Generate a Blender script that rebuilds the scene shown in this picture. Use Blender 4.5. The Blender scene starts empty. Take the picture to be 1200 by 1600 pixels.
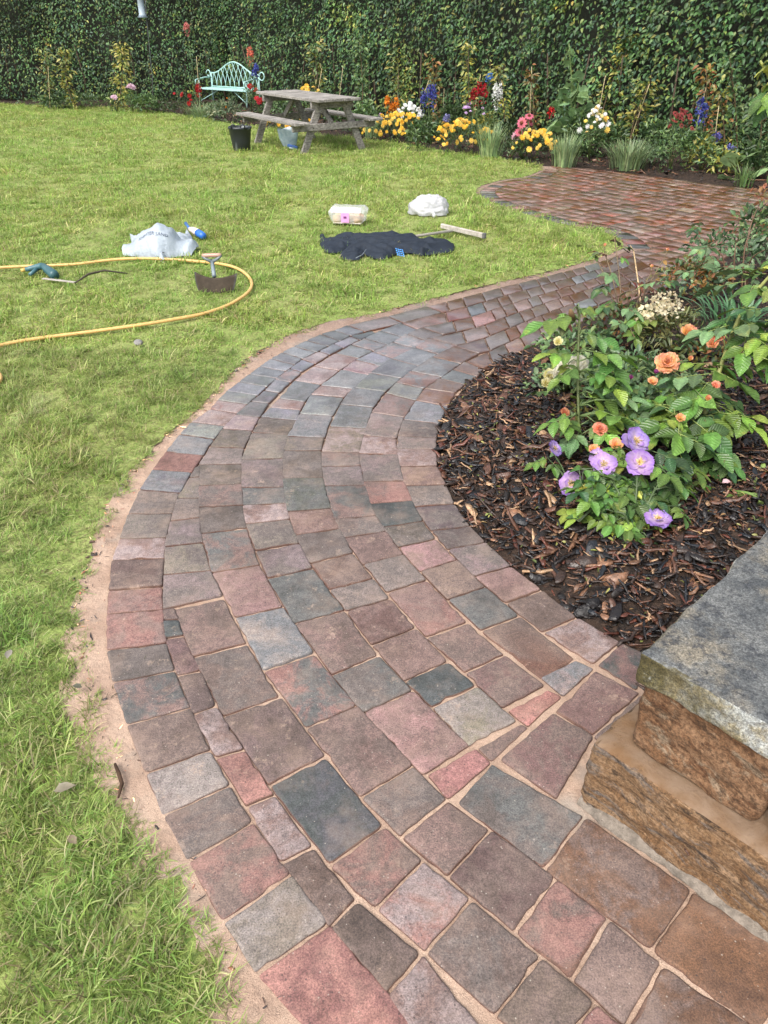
import bpy, bmesh, math, random
import numpy as np
from mathutils import Vector, Matrix, noise as mnoise
R = math.radians
rng = np.random.default_rng(7)
random.seed(7)
sc = bpy.context.scene
col = sc.collection

# ------------------------------------------------------------------ camera, sky, sun, exposure
CAM_H, PITCH, FOC = 1.72, R(33.2), 1164.0          # metres, down-tilt, focal length in pixels of the 1200x1600 photo
cam = bpy.data.cameras.new('camera'); cam_o = bpy.data.objects.new('camera', cam); col.objects.link(cam_o)
cam_o.location = (0, 0, CAM_H); cam_o.rotation_euler = (math.pi/2 - PITCH, 0, 0)
cam.sensor_fit = 'VERTICAL'; cam.sensor_height = 36.0; cam.lens = FOC/1600*36
cam.clip_start = 0.05; cam.clip_end = 500
sc.camera = cam_o

SUN_EL, SUN_AZ = R(52), R(215)                      # azimuth clockwise from +Y
world = bpy.data.worlds.new('World'); sc.world = world; world.use_nodes = True
wn, wl = world.node_tree.nodes, world.node_tree.links
bg = wn['Background']
sky = wn.new('ShaderNodeTexSky'); sky.sky_type = 'NISHITA'; sky.sun_disc = False
sky.sun_elevation = SUN_EL; sky.sun_rotation = SUN_AZ
sky.air_density = 1.0; sky.dust_density = 4.0; sky.ozone_density = 1.0
hsv = wn.new('ShaderNodeHueSaturation'); hsv.inputs['Saturation'].default_value = 0.38   # thin overcast: the blue is veiled
wl.new(sky.outputs[0], hsv.inputs['Color']); wl.new(hsv.outputs[0], bg.inputs[0])
bg.inputs[1].default_value = 0.15
sun = bpy.data.lights.new('sun', 'SUN'); sun.energy = 1.3; sun.angle = R(36); sun.color = (1.0, 0.95, 0.87)
sun_o = bpy.data.objects.new('sun', sun); col.objects.link(sun_o)
sd = Vector((math.sin(SUN_AZ)*math.cos(SUN_EL), math.cos(SUN_AZ)*math.cos(SUN_EL), math.sin(SUN_EL)))
sun_o.rotation_euler = sd.to_track_quat('Z', 'Y').to_euler()
sun_o.location = (0, 0, 12)
sc.view_settings.view_transform = 'Standard'; sc.view_settings.look = 'None'
sc.view_settings.exposure = 1.14; sc.view_settings.gamma = 1.0
sc.view_settings.use_curve_mapping = False

# ------------------------------------------------------------------ helpers
def ray(px, py):
    u, v = (px-600)/FOC, (800-py)/FOC
    return np.array([u, math.cos(PITCH)+v*math.sin(PITCH), -math.sin(PITCH)+v*math.cos(PITCH)])
def G(px, py, z=0.0):                               # a photo pixel -> the point of the level z it shows
    r = ray(px, py); t = (z-CAM_H)/r[2]
    return np.array([r[0]*t, r[1]*t, z])
def V(px, py, Y):                                   # a photo pixel -> the point of the upright plane at distance Y
    r = ray(px, py); t = Y/r[1]
    return np.array([r[0]*t, Y, CAM_H+r[2]*t])
def ppm(p): return FOC/math.sqrt(p[0]**2+p[1]**2+(p[2]-CAM_H)**2)
def lerp(a, b, t): return a+(b-a)*t
def nz(x, y, z=0.0, s=1.0): return mnoise.noise(Vector((x*s, y*s, z*s)))

WL = {}                                             # world location of every object made here
def link(o, parent=None, w=(0, 0, 0)):
    col.objects.link(o); w = Vector(tuple(float(c) for c in w)); WL[o.name] = w
    if parent is not None:
        o.parent = parent; o.location = w - WL[parent.name]
    else: o.location = w
    return o
def tag(o, label=None, cat=None, group=None, kind=None):
    if label: o['label'] = label
    if cat: o['category'] = cat
    if group: o['group'] = group
    if kind: o['kind'] = kind
    return o
def thing(name, w, label, cat, group=None):
    return tag(link(bpy.data.objects.new(name, None), None, w), label, cat, group)
def set_tint(me, tint, nm='tint'):
    n = len(me.vertices)
    a = me.attributes.new(nm, 'FLOAT_COLOR', 'POINT')
    t = np.asarray(tint, dtype=np.float32)
    if t.ndim == 1: t = np.tile(t, (n, 1))
    c = np.ones((n, 4), np.float32); c[:, :3] = t[:, :3]
    a.data.foreach_set('color', c.ravel())
def mesh(name, verts, faces, tint=None, smooth=True, tint2=None):
    me = bpy.data.meshes.new(name)
    if isinstance(faces, np.ndarray):
        Vv = np.asarray(verts, np.float32); k = faces.shape[1]
        me.vertices.add(len(Vv)); me.vertices.foreach_set('co', Vv.ravel())
        me.loops.add(faces.size); me.loops.foreach_set('vertex_index', faces.astype(np.int32).ravel())
        me.polygons.add(len(faces)); me.polygons.foreach_set('loop_start', np.arange(0, faces.size, k, dtype=np.int32))
        me.update(calc_edges=True); me.validate()
    else:
        me.from_pydata([tuple(map(float, v)) for v in verts], [], [tuple(map(int, f)) for f in faces])
    if smooth: me.polygons.foreach_set('use_smooth', [True]*len(me.polygons))
    if tint is not None: set_tint(me, tint)
    if tint2 is not None: set_tint(me, tint2, 'tint2')
    return me
def obj(name, verts, faces, mat, parent=None, tint=None, smooth=True, origin=None, tint2=None, kind=None):
    v = np.asarray(verts, float)
    if origin is None: origin = (v.min(0)+v.max(0))/2
    o_ = np.asarray(origin, float)
    me = mesh(name, v-o_, faces, tint, smooth, tint2); me.materials.append(mat)
    o = link(bpy.data.objects.new(name, me), parent, o_)
    if kind: o['kind'] = kind
    return o
def inst(name, me, parent, w, rot=(0, 0, 0), scale=1.0):
    o = link(bpy.data.objects.new(name, me), parent, w); o.rotation_euler = rot
    o.scale = (scale,)*3 if np.isscalar(scale) else scale
    return o
class MB:
    def __init__(s): s.v, s.f, s.t = [], [], []
    def add(s, v, f, t=(1, 1, 1)):
        n = len(s.v); s.v += [tuple(x) for x in v]; s.f += [tuple(i+n for i in q) for q in f]
        s.t += [t]*len(v) if np.ndim(t) == 1 else [tuple(x) for x in t]
        return s
    def obj(s, name, mat, parent=None, smooth=True, **k): return obj(name, s.v, s.f, mat, parent, np.array(s.t), smooth, **k)
def tube(pts, rad, n=6, cap=True):
    P = [Vector(tuple(map(float, p))) for p in pts]; m = len(P)
    rad = [rad]*m if np.isscalar(rad) else list(rad)
    v, f = [], []; ref = None
    for i, p in enumerate(P):
        d = (P[min(i+1, m-1)]-P[max(i-1, 0)]);  d = d.normalized() if d.length > 1e-9 else Vector((0, 0, 1))
        if ref is None: ref = Vector((0, 0, 1)) if abs(d.z) < .9 else Vector((1, 0, 0))
        a = d.cross(ref); a = a.normalized() if a.length > 1e-6 else d.orthogonal().normalized(); b = a.cross(d).normalized(); ref = b
        for k in range(n):
            th = 2*math.pi*k/n; v.append(p+(a*math.cos(th)+b*math.sin(th))*rad[i])
    for i in range(m-1):
        for k in range(n): f.append((i*n+k, i*n+(k+1) % n, (i+1)*n+(k+1) % n, (i+1)*n+k))
    if cap: f.append(tuple(range(n-1, -1, -1))); f.append(tuple((m-1)*n+k for k in range(n)))
    return v, f
def lathe(prof, n=20):                               # (r, z) pairs
    v, f = [], []
    for r, z in prof:
        for k in range(n): a = 2*math.pi*k/n; v.append((r*math.cos(a), r*math.sin(a), z))
    for i in range(len(prof)-1):
        for k in range(n): f.append((i*n+k, i*n+(k+1) % n, (i+1)*n+(k+1) % n, (i+1)*n+k))
    return v, f
def box(sx, sy, sz, bev=0.0):                        # centred box, bevelled
    bm = bmesh.new(); bmesh.ops.create_cube(bm, size=1)
    for v in bm.verts: v.co = Vector((v.co.x*sx, v.co.y*sy, v.co.z*sz))
    if bev: bmesh.ops.bevel(bm, geom=list(bm.edges), offset=bev, segments=1, affect='EDGES')
    bm.verts.ensure_lookup_table()
    v = [tuple(x.co) for x in bm.verts]; f = [tuple(w.index for w in q.verts) for q in bm.faces]; bm.free()
    return v, f
def xf(v, M): return [tuple(M @ Vector(tuple(map(float, p)))) for p in v]
def smooth_line(P, n=8):                             # Catmull-Rom through points
    P = [np.asarray(p, float) for p in P]; out = []
    for i in range(len(P)-1):
        p0, p1, p2, p3 = P[max(i-1, 0)], P[i], P[i+1], P[min(i+2, len(P)-1)]
        for k in range(n):
            t = k/n
            out.append(0.5*((2*p1)+(-p0+p2)*t+(2*p0-5*p1+4*p2-p3)*t*t+(-p0+3*p1-3*p2+p3)*t**3))
    out.append(P[-1]); return out
def in_poly(pts, poly):
    x, y = pts[:, 0], pts[:, 1]; c = np.zeros(len(pts), bool); n = len(poly); j = n-1
    for i in range(n):
        xi, yi, xj, yj = poly[i][0], poly[i][1], poly[j][0], poly[j][1]
        m = ((yi > y) != (yj > y))
        with np.errstate(divide='ignore', invalid='ignore'): c ^= m & (x < (xj-xi)*(y-yi)/(yj-yi)+xi)
        j = i
    return c
def dist_line(pts, line):
    d = np.full(len(pts), 1e9)
    for a, b in zip(line[:-1], line[1:]):
        a = np.asarray(a[:2]); b = np.asarray(b[:2]); ab = b-a; L = max(ab@ab, 1e-12)
        t = np.clip(((pts[:, :2]-a)@ab)/L, 0, 1); q = a+t[:, None]*ab
        d = np.minimum(d, np.hypot(*(pts[:, :2]-q).T))
    return d
def sheet(name, poly, mat, z=0.0, step=0.25, hf=None, kind='structure', tint=None):   # a gridded ground sheet cut to a polygon
    bm = bmesh.new(); vs = [bm.verts.new((p[0], p[1], 0)) for p in poly]; bm.faces.new(vs)
    xs = [p[0] for p in poly]; ys = [p[1] for p in poly]
    if step:
        for a0, a1, nrm, ax in ((min(xs), max(xs), (1, 0, 0), 0), (min(ys), max(ys), (0, 1, 0), 1)):
            c = a0+step
            while c < a1:
                co = [0, 0, 0]; co[ax] = c
                bmesh.ops.bisect_plane(bm, geom=list(bm.verts)+list(bm.edges)+list(bm.faces), plane_co=co, plane_no=nrm); c += step
    bmesh.ops.triangulate(bm, faces=list(bm.faces))
    bm.normal_update()
    if sum(f.normal.z for f in bm.faces) < 0: bmesh.ops.reverse_faces(bm, faces=list(bm.faces))
    for v in bm.verts: v.co.z = z+(hf(v.co.x, v.co.y) if hf else 0)
    me = bpy.data.meshes.new(name); bm.to_mesh(me); bm.free(); me.materials.append(mat)
    for p in me.polygons: p.use_smooth = True
    if tint is not None: set_tint(me, tint)
    o = link(bpy.data.objects.new(name, me)); o['kind'] = kind
    return o

# ------------------------------------------------------------------ materials
class NT:
    def __init__(s, name):
        s.m = bpy.data.materials.new(name); s.m.use_nodes = True
        s.n, s.l = s.m.node_tree.nodes, s.m.node_tree.links
        s.b = s.n['Principled BSDF']; s.out = s.n['Material Output']
        s.pos = s.n.new('ShaderNodeNewGeometry').outputs['Position']
    def new(s, t, **k):
        n = s.n.new(t)
        for a, b in k.items(): setattr(n, a, b)
        return n
    def set(s, sock, v):
        if hasattr(v, 'is_linked') or hasattr(v, 'links'): s.l.new(v, sock)
        else:
            if sock.type == 'RGBA' and len(v) == 3: v = (*v, 1)
            sock.default_value = v
    def attr(s, nm): return s.new('ShaderNodeAttribute', attribute_name=nm).outputs['Color']
    def noise(s, scale, detail=3, rough=.55, vec=None, out='Fac', dist=0.0):
        n = s.new('ShaderNodeTexNoise'); n.inputs['Scale'].default_value = scale; n.inputs['Detail'].default_value = detail
        n.inputs['Roughness'].default_value = rough; n.inputs['Distortion'].default_value = dist
        s.l.new(s.pos if vec is None else vec, n.inputs['Vector']); return n.outputs[out]
    def vor(s, scale, out='Distance', vec=None, feature='F1'):
        n = s.new('ShaderNodeTexVoronoi', feature=feature); n.inputs['Scale'].default_value = scale
        s.l.new(s.pos if vec is None else vec, n.inputs['Vector']); return n.outputs[out]
    def ramp(s, fac, lo, hi, a=0.0, b=1.0):
        n = s.new('ShaderNodeMapRange'); n.interpolation_type = 'SMOOTHSTEP'
        s.set(n.inputs[0], fac); n.inputs[1].default_value = lo; n.inputs[2].default_value = hi
        n.inputs[3].default_value = a; n.inputs[4].default_value = b; return n.outputs[0]
    def mix(s, fac, a, b, mode='MIX'):
        n = s.new('ShaderNodeMix', data_type='RGBA', blend_type=mode)
        s.set(n.inputs[0], fac); s.set(n.inputs[6], a); s.set(n.inputs[7], b); return n.outputs[2]
    def math(s, op, a, b=0.0):
        n = s.new('ShaderNodeMath', operation=op); s.set(n.inputs[0], a); s.set(n.inputs[1], b); return n.outputs[0]
    def vmath(s, op, a, b):
        n = s.new('ShaderNodeVectorMath', operation=op); s.set(n.inputs[0], a); s.set(n.inputs[1], b); return n.outputs[0]
    def gray(s, c, k): return s.mix(1.0, c, k, 'MULTIPLY')
    def bump(s, h, strength=.4, dist=.01, prev=None):
        n = s.new('ShaderNodeBump'); s.set(n.inputs['Height'], h); n.inputs['Strength'].default_value = strength
        n.inputs['Distance'].default_value = dist
        if prev is not None: s.l.new(prev, n.inputs['Normal'])
        return n.outputs[0]
    def fin(s, colr, rough=.6, normal=None, spec=.5, transl=0.0, **k):
        s.set(s.b.inputs['Base Color'], colr); s.set(s.b.inputs['Roughness'], rough); s.set(s.b.inputs['Specular IOR Level'], spec)
        if normal is not None: s.l.new(normal, s.b.inputs['Normal'])
        for a, b in k.items(): s.set(s.b.inputs[a.replace('_', ' ')], b)
        if transl:
            t = s.new('ShaderNodeBsdfTranslucent'); s.set(t.inputs['Color'], colr)
            mx = s.new('ShaderNodeMixShader'); mx.inputs[0].default_value = transl
            s.l.new(s.b.outputs[0], mx.inputs[1]); s.l.new(t.outputs[0], mx.inputs[2]); s.l.new(mx.outputs[0], s.out.inputs[0])
        return s.m
def m_plain(name, c, rough=.6, var=.15, scale=30, bump=.0, **k):
    t = NT(name); f = t.noise(scale, 4); cc = t.mix(t.ramp(f, .3, .7), tuple(x*(1-var) for x in c), tuple(min(1, x*(1+var)) for x in c))
    return t.fin(cc, rough, t.bump(t.noise(scale*4, 3), bump) if bump else None, **k)
def m_leaf(name, rough=.42, transl=.25, var=.35, spec=.5, vs=14):
    t = NT(name); c = t.attr('tint')
    h = t.new('ShaderNodeHueSaturation'); rnd = t.new('ShaderNodeObjectInfo').outputs['Random']
    t.set(h.inputs['Value'], t.math('MULTIPLY', t.ramp(t.noise(vs, 3), .25, .75, 1-var, 1+var), t.ramp(rnd, 0, 1, .85, 1.15)))
    t.set(h.inputs['Hue'], t.ramp(t.noise(vs*.4, 2), .2, .8, .485, .515)); t.set(h.inputs['Color'], c)
    return t.fin(h.outputs[0], rough, t.bump(t.noise(90, 2), .15, .004), spec, transl)
def m_tint(name, rough=.6, spec=.5, bump=.0, bs=60, var=.12, vs=20, **k):
    t = NT(name); c = t.gray(t.attr('tint'), t.mix(t.ramp(t.noise(vs, 4), .3, .7), (1-var,)*3, (1+var,)*3))
    return t.fin(c, rough, t.bump(t.noise(bs, 3), bump, .006) if bump else None, spec, **k)

def rose_leaf_mat():
    t = NT('rose_leaf'); c = t.attr('tint'); oc = t.new('ShaderNodeTexCoord').outputs['Object']; sx = t.new('ShaderNodeSeparateXYZ'); t.l.new(oc, sx.inputs[0])
    v = t.math('SINE', t.math('MULTIPLY', t.math('SUBTRACT', sx.outputs[1], t.math('MULTIPLY', t.math('ABSOLUTE', sx.outputs[0]), .9)), 48.0))
    vein = t.ramp(v, .55, .95); rnd = t.new('ShaderNodeObjectInfo').outputs['Random']
    h = t.new('ShaderNodeHueSaturation'); t.set(h.inputs['Color'], c); t.set(h.inputs['Value'], t.math('MULTIPLY', t.ramp(t.noise(22, 4), .25, .75, .72, 1.24), t.ramp(rnd, 0, 1, .70, 1.22))); t.set(h.inputs['Hue'], t.ramp(rnd, 0, 1, .478, .512))
    c = t.mix(t.math('MULTIPLY', vein, .28), h.outputs[0], t.gray(h.outputs[0], (1.5, 1.4, 1.25)))
    spot = t.math('MULTIPLY', t.ramp(t.noise(75, 3, .6), .64, .70), t.ramp(t.noise(7, 2), .48, .62)); c = t.mix(t.math('MULTIPLY', spot, .75), c, (.10, .06, .02))
    yel = t.math('MULTIPLY', t.ramp(t.noise(11, 3), .60, .74), .55); c = t.mix(yel, c, (.26, .25, .05))
    return t.fin(c, t.ramp(t.noise(50, 2), .3, .7, .28, .48), t.bump(t.math('ADD', v, t.math('MULTIPLY', t.noise(120, 2), .8)), .35, .004), .45, .16)
def paver_mat():
    t = NT('tumbled_concrete_paver')
    a, b = t.attr('tint'), t.attr('tint2')
    off = t.vmath('ADD', t.pos, t.vmath('MULTIPLY', a, (37, 53, 71)))
    c = t.mix(t.ramp(t.noise(8, 6, .72, off, dist=.5), .42, .60), a, b)
    c = t.gray(c, t.mix(t.ramp(t.noise(260, 2, .75), .34, .66), (.66, .66, .67), (1.30, 1.29, 1.27)))
    c = t.gray(c, t.mix(t.ramp(t.noise(45, 5, .75, off), .3, .7), (.74, .74, .74), (1.2, 1.19, 1.18)))
    # pale and dark aggregate showing on the worn face
    vd, vc = t.vor(95), t.vor(95, 'Color')
    sep = t.new('ShaderNodeSeparateColor'); t.l.new(vc, sep.inputs[0])
    sp = t.math('MULTIPLY', t.math('LESS_THAN', vd, t.ramp(t.noise(60, 2), .3, .7, .06, .21)), t.math('GREATER_THAN', sep.outputs[0], t.ramp(t.noise(3.3, 2, .5, off), .35, .65, .78, .95)))
    c = t.mix(t.math('MULTIPLY', sp, .6), c, (.40, .36, .31))
    vd2, vc2 = t.vor(120), t.vor(120, 'Color')
    sep2 = t.new('ShaderNodeSeparateColor'); t.l.new(vc2, sep2.inputs[0])
    sd_ = t.math('MULTIPLY', t.math('LESS_THAN', vd2, .28), t.math('GREATER_THAN', sep2.outputs[1], .86))
    c = t.mix(t.math('MULTIPLY', sd_, .6), c, (.035, .03, .03))
    # rain left on the far stones; the near ones have dried
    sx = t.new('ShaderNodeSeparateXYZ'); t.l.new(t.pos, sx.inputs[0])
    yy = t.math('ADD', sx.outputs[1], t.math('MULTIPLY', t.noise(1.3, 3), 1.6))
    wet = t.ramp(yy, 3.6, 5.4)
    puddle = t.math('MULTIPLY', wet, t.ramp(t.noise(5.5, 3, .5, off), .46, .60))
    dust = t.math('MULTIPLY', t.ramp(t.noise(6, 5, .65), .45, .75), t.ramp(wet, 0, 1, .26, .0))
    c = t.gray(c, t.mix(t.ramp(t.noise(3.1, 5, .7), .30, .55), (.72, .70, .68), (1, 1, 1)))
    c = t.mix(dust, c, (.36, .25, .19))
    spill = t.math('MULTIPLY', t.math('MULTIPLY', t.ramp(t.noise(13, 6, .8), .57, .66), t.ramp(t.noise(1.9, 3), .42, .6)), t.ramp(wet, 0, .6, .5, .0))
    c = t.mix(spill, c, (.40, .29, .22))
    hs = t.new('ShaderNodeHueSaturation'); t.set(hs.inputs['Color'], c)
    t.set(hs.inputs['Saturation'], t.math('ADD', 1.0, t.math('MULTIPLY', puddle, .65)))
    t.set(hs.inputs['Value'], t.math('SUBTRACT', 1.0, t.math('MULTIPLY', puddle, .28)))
    t.set(t.b.inputs['Coat Weight'], t.math('MULTIPLY', wet, t.ramp(t.noise(2.1, 4, .6), .3, .6, .4, 1.0))); t.b.inputs['Coat Roughness'].default_value = .16
    rough = t.math('SUBTRACT', t.math('SUBTRACT', .85, t.math('MULTIPLY', wet, .42)), t.math('MULTIPLY', puddle, .10))
    bp = t.bump(t.noise(220, 3, .7), .5, .003); bp = t.bump(t.noise(30, 3), .3, .006, bp)
    return t.fin(hs.outputs[0], rough, bp, .5)
def sand_mat():
    t = NT('kiln_dried_sand')
    c = t.mix(t.ramp(t.noise(7, 4), .3, .7), (.34, .235, .175), (.455, .33, .25))
    c = t.gray(c, t.mix(t.ramp(t.noise(420, 2, .8), .3, .7), (.72, .7, .68), (1.2, 1.2, 1.2)))
    pat = t.ramp(t.noise(2.6, 4, .6), .56, .68)
    c = t.mix(t.math('MULTIPLY', pat, .7), c, (.30, .265, .225)); cr = t.ramp(t.noise(70, 3, .7), .66, .74); c = t.mix(t.math('MULTIPLY', cr, .6), c, (.12, .085, .055))
    sx = t.new('ShaderNodeSeparateXYZ'); t.l.new(t.pos, sx.inputs[0])
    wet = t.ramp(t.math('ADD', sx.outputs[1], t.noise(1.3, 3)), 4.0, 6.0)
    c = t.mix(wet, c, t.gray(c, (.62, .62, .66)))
    bp = t.bump(t.noise(330, 2, .8), .8, .004); bp = t.bump(t.noise(24, 4), .6, .02, bp)
    return t.fin(c, .92, bp, .25)
def lawn_mat():
    t = NT('lawn_thatch')
    c = t.mix(t.ramp(t.noise(2.2, 4), .35, .65), (.19, .25, .065), (.25, .285, .095))
    c = t.mix(t.ramp(t.noise(38, 4, .7), .48, .7), c, (.15, .115, .06))
    return t.fin(c, .9, t.bump(t.noise(60, 4), .8, .02), .2)
def grass_mat():
    t = NT('grass_blades')
    c = t.attr('tint')
    big = t.ramp(t.noise(.75, 4, .6), .36, .64); med = t.ramp(t.noise(4.5, 4, .6), .40, .66)
    c = t.gray(c, t.mix(big, (.92, 1.0, .92), (1.07, 1.0, .95)))
    c = t.gray(c, t.mix(med, (.86, .90, .84), (1.12, 1.09, 1.10)))
    pale = t.ramp(t.noise(2.3, 5, .7), .56, .72)
    c = t.mix(t.math('MULTIPLY', pale, .5), c, (.42, .44, .24))
    h = t.new('ShaderNodeHueSaturation'); rnd = t.new('ShaderNodeObjectInfo').outputs['Random']
    t.set(h.inputs['Value'], t.ramp(rnd, 0, 1, .72, 1.28)); t.set(h.inputs['Hue'], t.ramp(rnd, 0, 1, .488, .508)); t.set(h.inputs['Color'], c)
    return t.fin(h.outputs[0], .5, None, .4, .42)
def bark_mat():
    t = NT('wet_bark_chips')
    c = t.gray(t.attr('tint'), t.mix(t.ramp(t.noise(60, 4, .7), .3, .7), (.55, .55, .55), (1.35, 1.3, 1.25)))
    return t.fin(c, t.ramp(t.noise(35, 2), .35, .65, .14, .55), t.bump(t.noise(120, 3), .6, .006), .5)
def soil_mat():
    t = NT('bed_soil')
    c = t.mix(t.ramp(t.noise(25, 5, .7), .35, .65), (.014, .010, .008), (.05, .03, .02))
    return t.fin(c, .8, t.bump(t.noise(45, 4), .9, .03), .3)
def rock_mat(name, cols, dark, grey, light=None, band=(2.6, 7, 11), rough=.9, tilt=-.22):
    t = NT(name)
    mr = t.new('ShaderNodeMapping'); t.l.new(t.pos, mr.inputs[0]); mr.inputs['Rotation'].default_value = (0, tilt, R(45.7))
    mp = t.new('ShaderNodeMapping'); t.l.new(mr.outputs[0], mp.inputs[0])
    mp.inputs['Scale'].default_value = band
    v = mp.outputs[0]
    c = t.mix(t.ramp(t.noise(2.2, 5, .65, v), .35, .65), cols[0], cols[1])
    c = t.mix(t.ramp(t.noise(6.5, 5, .7, v, dist=.8), .48, .62), c, cols[2])
    c = t.mix(t.math('MULTIPLY', t.ramp(t.noise(2.6, 7, .74, v, dist=.5), .52, .62), .85), c, grey)
    c = t.mix(t.math('MULTIPLY', t.ramp(t.noise(3.4, 7, .76, v, dist=.4), .54, .63), .85), c, dark)
    if light: c = t.mix(t.math('MULTIPLY', t.ramp(t.noise(30, 4, .7), .58, .68), .7), c, light)
    c = t.gray(c, t.mix(t.ramp(t.noise(120, 4, .8), .32, .68), (.50, .48, .46), (1.46, 1.46, 1.44)))
    tn = t.new('ShaderNodeNewGeometry').outputs['True Normal']; sn = t.new('ShaderNodeSeparateXYZ'); t.l.new(tn, sn.inputs[0])     # sand lies on the ledges
    c = t.mix(t.ramp(t.math('ADD', sn.outputs[2], t.math('MULTIPLY', t.noise(30, 3), .25)), .92, 1.08), c, t.mix(t.ramp(t.noise(9, 4), .35, .65), (.175, .10, .05), (.245, .17, .115)))
    bp = t.bump(t.noise(120, 5, .8), .7, .008); bp = t.bump(t.noise(16, 6, .75), .45, .02, bp)
    return t.fin(c, rough, bp, .3)
def cap_mat():
    t = NT('grey_coping_stone')
    c = t.mix(t.ramp(t.noise(9, 5, .65), .35, .65), (.062, .067, .071), (.130, .133, .131))
    c = t.mix(t.ramp(t.noise(5, 5, .7), .5, .7), c, (.185, .162, .125))
    c = t.mix(t.math('MULTIPLY', t.ramp(t.noise(34, 6, .75), .50, .62), .8), c, (.035, .038, .045))
    nrm = t.new('ShaderNodeNewGeometry').outputs['True Normal']; sx = t.new('ShaderNodeSeparateXYZ'); t.l.new(nrm, sx.inputs[0])
    face = t.ramp(sx.outputs[2], .86, .62)                # the split edge is pale and lichened, the sawn top is grey
    pal = t.mix(t.ramp(t.noise(13, 5, .7), .38, .62), (.33, .35, .35), (.21, .175, .105))
    sp = t.new('ShaderNodeSeparateXYZ'); t.l.new(t.pos, sp.inputs[0])
    moss = t.math('MULTIPLY', t.ramp(t.math('ADD', sp.outputs[0], t.math('MULTIPLY', t.noise(12, 5, .7), .34)), .98, .74), t.ramp(t.noise(26, 5, .75), .12, .38))
    pal = t.mix(moss, pal, (.062, .052, .020))
    c = t.mix(face, c, pal)
    c = t.gray(c, t.mix(t.ramp(t.noise(230, 3, .8), .34, .66), (.55, .55, .55), (1.42, 1.42, 1.40)))
    c = t.gray(c, t.mix(t.ramp(t.noise(85, 4, .8), .35, .65), (.68, .68, .69), (1.28, 1.28, 1.27)))
    bp = t.bump(t.noise(260, 3, .75), .6, .004); bp = t.bump(t.noise(40, 5, .7), .6, .008, bp)
    return t.fin(c, .8, bp, .35)
def wood_mat(name, a, b, axis_scale=(3, 40, 40), rot=0.0):
    t = NT(name); mp = t.new('ShaderNodeMapping'); t.l.new(t.pos, mp.inputs[0]); mp.inputs['Rotation'].default_value = (0, 0, rot)
    mp2 = t.new('ShaderNodeMapping'); t.l.new(mp.outputs[0], mp2.inputs[0]); mp2.inputs['Scale'].default_value = axis_scale
    c = t.mix(t.ramp(t.noise(1.0, 5, .65, mp2.outputs[0]), .35, .65), a, b)
    c = t.gray(c, t.mix(t.ramp(t.noise(4, 3), .3, .7), (.8, .8, .8), (1.15, 1.15, 1.15)))
    return t.fin(c, .85, t.bump(t.noise(1.2, 4, .6, mp2.outputs[0]), .4, .01), .3)

M = dict(
    paver=paver_mat(), sand=sand_mat(), lawn=lawn_mat(), grass=grass_mat(), bark=bark_mat(), soil=soil_mat(), cap=cap_mat(),
    rock=rock_mat('split_sandstone', [(.185, .112, .060), (.125, .066, .030), (.235, .152, .090)], (.032, .022, .015), (.12, .105, .095)),
    rock2=rock_mat('rust_stained_sandstone', [(.145, .076, .038), (.20, .118, .068), (.088, .042, .020)], (.06, .035, .02), (.22, .17, .12), band=(3.5, 6, 7), tilt=-.5),
    mortar=m_plain('grey_mortar', (.185, .155, .125), .9, .3, 50, .8),
    leaf=m_leaf('leaf_soft'), gloss=m_leaf('leaf_gloss', .34, .15, .45, .42), hedge=m_leaf('laurel_leaf', .46, .16, .5, .35, 5),
    stem=m_tint('green_stem', .5, .4, .2, 80, .25, 30), petal=m_leaf('petal', .7, .4, .14, .15, 40),
    dull=m_tint('dull_matt', .8, .2, .3, 50, .2, 25), plast=m_tint('plastic', .38, .5, 0, 50, .08, 12),
    wood=wood_mat('weathered_timber', (.135, .123, .112), (.31, .29, .265), (3, 45, 45), -R(60)),
    woodp=wood_mat('pale_timber', (.30, .275, .24), (.42, .385, .34), (4, 40, 40), -R(20)),
    metal=m_plain('pale_turquoise_enamel', (.33, .53, .50), .5, .12, 20),
    cloth=m_tint('dark_softshell_cloth', .75, .3, .35, 400, .2, 20),
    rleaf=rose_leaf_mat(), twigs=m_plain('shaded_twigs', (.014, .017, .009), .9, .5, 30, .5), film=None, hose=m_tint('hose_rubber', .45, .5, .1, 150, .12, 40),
)
t = NT('thin_white_polythene'); c_ = t.gray(t.attr('tint'), t.mix(t.ramp(t.noise(14, 4), .3, .7), (.74, .76, .78), (.9, .9, .9)))
M['poly'] = t.fin(c_, .3, t.bump(t.noise(26, 5, .6), .6, .02), .5, .35)
t = NT('clear_film'); M['film'] = t.fin((.85, .88, .9), .12, t.bump(t.noise(40, 4), .5, .01), .5, Alpha=.32)
t = NT('translucent_blue_plastic'); M['blueplast'] = t.fin(t.mix(t.ramp(t.noise(20, 3), .3, .7), (.42, .55, .62), (.62, .72, .76)), .25, t.bump(t.noise(30, 3), .3, .01), .5, .3, Alpha=.85)

# ------------------------------------------------------------------ ground
obj('ground', [(-200, -60, -.08), (200, -60, -.08), (200, 300, -.08), (-200, 300, -.08)], [(0, 1, 2, 3)], M['soil'])['kind'] = 'structure'

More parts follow.
